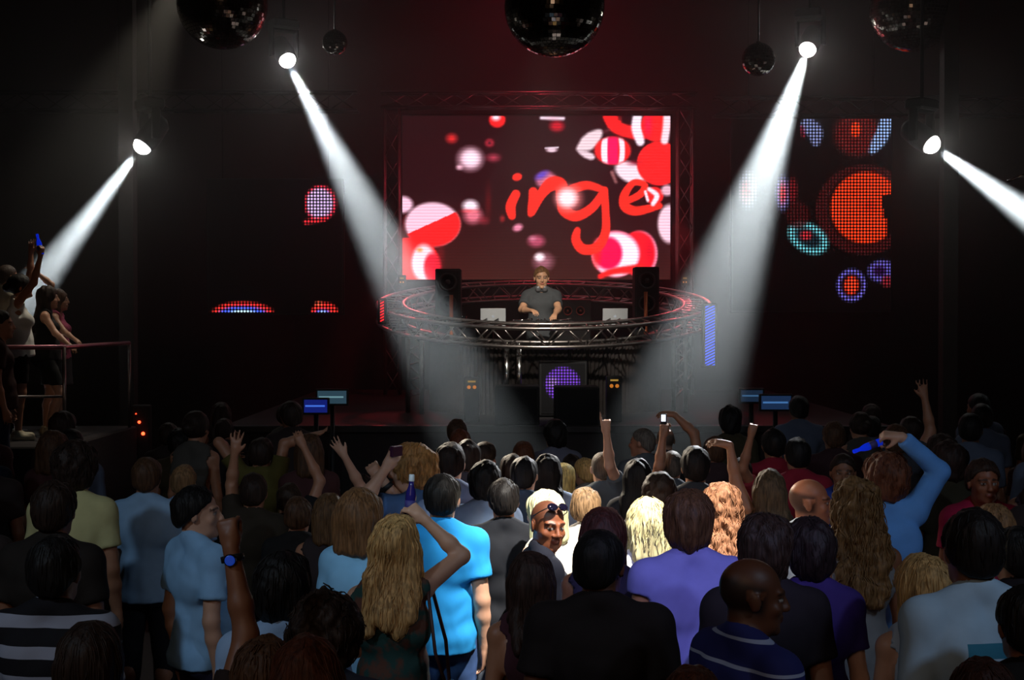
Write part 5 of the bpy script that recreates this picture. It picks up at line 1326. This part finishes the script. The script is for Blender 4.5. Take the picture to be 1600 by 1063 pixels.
bl = person('man in light blue long-sleeved shirt raising a blue bottle high on the right', 1386, 711, 7.80, yaw=-8, hy=8, skin=FAIR, hair=('tousled', (104, 58, 36)), top=('long', (104, 164, 236)), bottom=TR, res=0.009, sleeve=1.0,
    arms={'R': dict(e=(1462, 748, -0.06), w=(1410, 684, -0.10), hand='grip', a=(-0.85, 0.1, 0.15), n=(-0.1, 0.4, -1)), 'L': dict(u=(-0.3, 0.35, -1), f=(0.5, 0.9, 0.1), hand='relaxed')}, hand_res=0.007)
person('woman with long wavy brown hair and bare shoulders in grey dress on the right', 1338, 752, 6.73, yaw=3, sex='f', skin=BRN, hair=('curls', (124, 90, 54)), top=('dress', (122, 122, 124)), bottom=('none',), res=0.010, locks=(340, 0.36, 0.006), len=0.24, vol=1.1)
person('woman with blond bob in white top at the lower right', 1441, 870, 5.44, yaw=8, sex='f', skin=FAIR, hair=('bob', (190, 150, 96)), top=('tank', (176, 190, 206)), res=0.010, locks=(220, 0.24, 0.0, 0.0022), vol=1.08, hy=12)
person('man in pale blue shirt with a teal band across the back, lower right', 1520, 796, 4.99, yaw=10, skin=BRN, hair=('short', (28, 20, 18)), top=('rolled', (176, 204, 226), 'band', (60, 132, 160)), bottom=TR, res=0.010, wide=1.1, hy=-8)
person('man in raspberry tee facing the camera on the right', 1538, 718, 8.28, yaw=176, skin=(150, 88, 60), hair=('short', (58, 38, 28)), top=('tee', (176, 34, 72)), bottom=TR, res=0.009, hy=6)
person('tall dark-haired person behind the raised blue sleeve on the right', 1482, 690, 8.91, yaw=0, skin=BRN, hair=('full', (44, 26, 20)), top=('tee', (50, 44, 30)))
person('person with short light brown hair between the raspberry tee and the banded shirt', 1550, 788, 6.90, yaw=30, sex='f', skin=BRN, hair=('short', LBR), top=('tee', (140, 34, 60)))
person('dark-haired person at the right edge beside the banded shirt', 1586, 823, 6.11, yaw=6, skin=BRN, hair=('short', BLK), top=('tee', (34, 28, 32)))
person('dark figure cut by the right edge at the bottom', 1606, 915, 4.53, yaw=0, skin=BRN, hair=('short', BLK), top=('tee', BLACK))
person('person with reddish dark hair at the very bottom right', 1536, 1030, 3.97, yaw=0, skin=BRN, hair=('short', (60, 34, 26)), top=('tee', (40, 26, 24)))
person('person with brown hair at the very bottom, below the violet shirt', 1082, 1044, 4.02, yaw=0, sex='f', skin=BRN, hair=('bob', (84, 50, 36)), top=('tank', (50, 36, 34)))

NEAR = len(PEOPLE)

# --- things in hands
M_bot = plain('dark violet bottle glass', (44, 36, 110), 0.12, noise=0.05); M_blue = None
mb_, nt, b = new_mat('blue glass with added glow'); b.inputs['Base Color'].default_value = (*lin((20, 70, 240)), 1); b.inputs['Roughness'].default_value = 0.08; b.inputs['Transmission Weight'].default_value = 0.35
b.inputs['Emission Color'].default_value = (*lin((20, 60, 255)), 1); b.inputs['Emission Strength'].default_value = 0.22  # blue glow put into the glass, though a bottle is no lamp
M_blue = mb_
def bottle(info, side, label, mat, capmat, axis, s=1.0, slide=0.0):
    p, a, n, sd = grip(info, side); ax = Vector(axis).normalized()
    t = thing('bottle', label, 'bottle', tuple(p-ax*(0.09-slide)*s))
    M4 = ax.to_track_quat('Z', 'Y').to_matrix().to_4x4() @ Matrix.Scale(s, 4)
    MB().lathe([(0.022, 0.0), (0.027, 0.004), (0.028, 0.02), (0.028, 0.12), (0.024, 0.145), (0.014, 0.175), (0.012, 0.205)], 24, M4).build('glass_body', mat, t)
    MB().lathe([(0.0135, 0.196), (0.0145, 0.20), (0.0145, 0.228), (0.012, 0.232)], 18, M4).build('cap', capmat, t)
    MB().lathe([(0.0285, 0.045), (0.0285, 0.10)], 24, M4).build('paper_label', plain('bottle label', (70, 60, 130), 0.6), t)
M_cap = plain('white cap', (225, 230, 235), 0.4)
bottle(bg, 'R', 'dark violet bottle with white cap raised by the long-haired blond woman', M_bot, M_cap, (0.05, 0.05, 1), 0.85, 0.045)
bottle(bl, 'R', 'glowing blue bottle held sideways by the man with the raised blue sleeve', M_blue, M_blue, (-0.93, -0.2, -0.30), 0.75, 0.13)
bottle(dn, 'R', 'small blue bottle held up by the dancer in white', M_blue, M_blue, (-0.25, 0.1, 1), 0.9, 0.02)
p, a, n, sd = grip(ph, 'L', 0.10, 0.02); t = thing('phone', 'small phone with bright white screen held above the rim-lit cropped head', 'phone', tuple(p-Vector((0.012, 0, -0.03))))
m = MB(); m.box(-0.022, -0.007, -0.05, 0.022, 0.007, 0.05, 0.003); m.build('casing', M_black, t); m = MB(); m.box(-0.018, -0.0085, -0.005, 0.014, -0.007, 0.044); m.build('display', glow('phone display', (232, 236, 255), 1.4), t)
p, a, n, sd = grip(sb, 'L', 0.08, 0.02); t = thing('compact_camera', 'dark compact camera held up by the strawberry blond man', 'camera', tuple(p+Vector((0.02, -0.02, 0.03)))); t.rotation_euler = (0, 0, math.radians(60))
m = MB(); m.box(-0.048, -0.012, -0.03, 0.048, 0.012, 0.03, 0.004); m.build('body_shell', plain('plum camera shell', (70, 30, 56), 0.35), t); MB().lathe([(0.022, 0), (0.022, 0.014), (0.018, 0.026), (0.010, 0.026)], 20, Matrix.Translation((0, 0.012, 0)) @ Matrix.Rotation(-math.pi/2, 4, 'X')).build('lens', M_black, t)
# wrist things
def wrist_ring(info, side, r, wd, mat, name, t, off=0.02):
    sh, el, wr, a, n, pose = info['J'][side]; fd = unit(wr-el); c = info['toW'](wr-fd*off); ax = info['dirW'](fd).normalized(); M4 = Matrix.Translation(c-t.location) @ ax.to_track_quat('Z', 'Y').to_matrix().to_4x4()
    MB().lathe([(r*0.93, -wd), (r, -wd*0.9), (r, wd*0.9), (r*0.93, wd), (r*0.86, wd*0.5), (r*0.86, -wd*0.5)], 26, M4).build(name, mat, t)
    return c, ax
for inf, side, lab in ((wm, 'L', 'wristwatch with blue dial on the raised fist at the lower left'),):
    sh, el, wr, a, n, pose = inf['J'][side]; t = thing('wristwatch', lab, 'watch', tuple(inf['toW'](wr-unit(wr-el)*0.03)))
    c, ax = wrist_ring(inf, side, 0.036, 0.010, plain('black strap', (24, 22, 24), 0.6), 'strap', t, 0.03)
    MB().lathe([(0.019, 0), (0.020, 0.003), (0.018, 0.010)], 24, Matrix.Translation((0, -0.034, 0)) @ Matrix.Rotation(math.pi/2, 4, 'X')).build('case', M_chrome, t)
    MB().lathe([(0.016, 0.0102), (0.012, 0.0125)], 24, Matrix.Translation((0, -0.034, 0)) @ Matrix.Rotation(math.pi/2, 4, 'X')).build('dial', glow('blue dial', (40, 90, 230), 0.25), t)
sh, el, wr, a, n, pose = sb['J']['R']; t = thing('wristband', 'black wristband on the forearm of the strawberry blond man', 'wristband', tuple(sb['toW'](wr-unit(wr-el)*0.04))); wrist_ring(sb, 'R', 0.036, 0.014, plain('black strap', (24, 22, 24), 0.6), 'band', t, 0.04)
# sunglasses pushed up on the shaved head
s = hero['S']['s']*HEAD; Rm, hc = hero['J']['Rm'], hero['J']['head']; gp = lambda x, y, z: hero['toW'](hc+Rm @ (V3(x, y, z)*s)); o_ = gp(0, 0.065, 0.105)
t = thing('sunglasses', 'dark sunglasses pushed up on the shaved head', 'sunglasses', tuple(o_)); rel = lambda *q: gp(*q)-o_
for sg in (-1, 1):
    c = rel(sg*0.030, 0.075, 0.112); nrm = (Vector(hero['dirW'](Rm @ V3(sg*0.12, 0.75, 0.66)))).normalized()
    M4 = Matrix.Translation(c) @ nrm.to_track_quat('Z', 'Y').to_matrix().to_4x4()
    MB().lathe([(0.026, -0.003), (0.027, 0.0), (0.022, 0.004), (0.010, 0.006)], 22, M4 @ Matrix.Diagonal((1.05, 0.8, 1, 1))).build('lens', plain('dark lens', (16, 14, 30), 0.06, noise=0.02), t)
    MB().tube([rel(sg*0.056, 0.070, 0.106), rel(sg*0.078, 0.035, 0.078), rel(sg*0.082, -0.01, 0.048)], 0.0028, 6).build('temple', M_black, t)
MB().tube([rel(-0.010, 0.082, 0.114), rel(0, 0.085, 0.117), rel(0.010, 0.082, 0.114)], 0.003, 6).build('bridge', M_black, t)
# bags
q = bg['toW'](V3(0.225, -0.05, 0.97)*bg['S']['s']); t = thing('handbag', 'brown handbag hanging at the hip of the long-haired blond woman', 'bag', tuple(q)); 
vx = Vox((-0.12, -0.16, -0.16), (0.16, 0.18, 0.16), 0.012); vx.ell((0.02, 0, 0), (0.055, 0.12, 0.115), None, 0.0); vx.plane((0, 0, 0.075), (0, 0, 1), 0.01); link_mesh('pouch', np_mesh('pouch', *vx.mesh()), plain('brown leather', (66, 36, 34), 0.5), t)
up_ = bg['J']['up']; z0 = bg['S']['s']
MB().tube([(0.02, -0.07, 0.06), Vector(bg['toW'](up_(0.20, -0.15, 1.20)))-q, Vector(bg['toW'](up_(0.165, -0.10, 1.43)))-q, Vector(bg['toW'](up_(0.15, 0.03, 1.49)))-q, Vector(bg['toW'](up_(0.215, 0.10, 1.20)))-q, (0.02, 0.07, 0.06)], 0.008, 6).build('strap', plain('brown leather', (66, 36, 34), 0.5), t)

# --- the dim crowd that fills the hall: copies of eight people built once
random.seed(11)
ARCH = []
_spots = [(p['o'][0], p['o'][1]) for p in PEOPLE if p['base'] == 0]
specs = [dict(hair=('short', DBR), top=('tee', (50, 40, 38)), skin=BRN), dict(hair=('full', BLK), top=('tee', (66, 58, 40)), skin=TAN), dict(sex='f', hair=('long', DBR), top=('tank', (56, 40, 48)), skin=BRN),
         dict(hair=('crop', BLK), top=('shirt', (90, 100, 120)), skin=BRN), dict(sex='f', hair=('bob', MBR), top=('tee', (70, 40, 40)), skin=TAN), dict(hair=('short', MBR), top=('tee', (60, 60, 66)), skin=TAN, arms={'R': dict(u=(0.45, 0.2, 0.75), f=(-0.15, 0.1, 1), hand='open')}),
         dict(hair=('short', BLK), top=('tee', (40, 44, 60)), skin=BRN, arms={'L': dict(u=(-0.5, 0.3, 0.5), f=(0.3, 0.1, 1), hand='fist')}), dict(sex='f', hair=('tied', DBR), top=('tank', (80, 76, 70)), skin=TAN)]
WHO = ['short-haired person in a dark tee', 'person with thick dark hair', 'woman with long dark hair', 'person with cropped hair in a collared shirt', 'woman with a brown bob', 'person raising an open hand', 'person raising a fist', 'woman with hair tied in a knot']
def zone(px, y):
    if px > 1120: return 'in the dim crowd on the right' if y < 12 else 'far back right of the stage'
    if px < 590: return 'in the dim crowd on the left' if y < 12 else 'far back left of the stage'
    return 'mid-crowd before the stage'
def far_person(i, px, y, h, yaw):
    x = (px-800)*y/FPX; lab = '%s %s' % (WHO[i], zone(px, y)); grp = lab+', faint repeats'
    py = HZ+(CAMZ-h)*FPX/y
    if ARCH[i] is None:
        inf = person(lab, px, py, y, yaw=yaw, res=0.014, group=grp, **specs[i]); ARCH[i] = inf; return
    src = ARCH[i]['root']; k = h/(ARCH[i]['S']['s']*1.75+0.012)
    r = src.copy(); C.objects.link(r); r.location = (x, y, 0); r.rotation_euler = (0, 0, math.radians(yaw)); r.scale = (k, k, k); r['label'] = lab; r['group'] = grp
    for ch in src.children:
        c = ch.copy(); C.objects.link(c); c.parent = r
ARCH = [None]*8
rows = []
y = 7.3
while y < 14.6:
    half = 0.36*y+0.15; n = int(2*half/0.56)
    for k in range(n+1):
        x = -half+2*half*k/n+random.uniform(-0.10, 0.10); yy = y+random.uniform(-0.13, 0.13); px = 800+x*FPX/yy
        if 560 < px < 1130 and yy > 10.9: continue
        if yy < 9.0 and 60 < px < 1560: continue
        if yy > 11.9 and px < 195: continue
        if (yy > 9.2 and 190 < px < 250) or (yy > 11.2 and (462 < px < 552 or 1150 < px < 1246)): continue
        if any(((x-a)/0.58)**2+((yy-b)/0.46)**2 < 1 for a, b in _spots): continue
        _spots.append((x, yy)); rows.append((px, yy))
    y += 0.58 if y < 11 else 0.75
for px, yy in rows:
    i = random.choice((0, 0, 1, 1, 2, 3, 3, 4, 4, 2, 7, 0, 1, 0, 1, 2, 3, 5, 0, 1, 6, 2, 3, 4))
    far_person(i, px, yy, random.uniform(1.58, 1.84), random.uniform(-25, 25))
print('people', NEAR, len(rows))
nr = [(p['o'][0], p['o'][1], p['label'][:40]) for p in PEOPLE[:NEAR] if p['base'] == 0]
for i in range(len(nr)):
    for j in range(i):
        dx, dy = nr[i][0]-nr[j][0], nr[i][1]-nr[j][1]
        if (dx/0.46)**2+(dy/0.34)**2 < 1: print('CLOSE', round(dx, 2), round(dy, 2), nr[i][2], '|', nr[j][2])
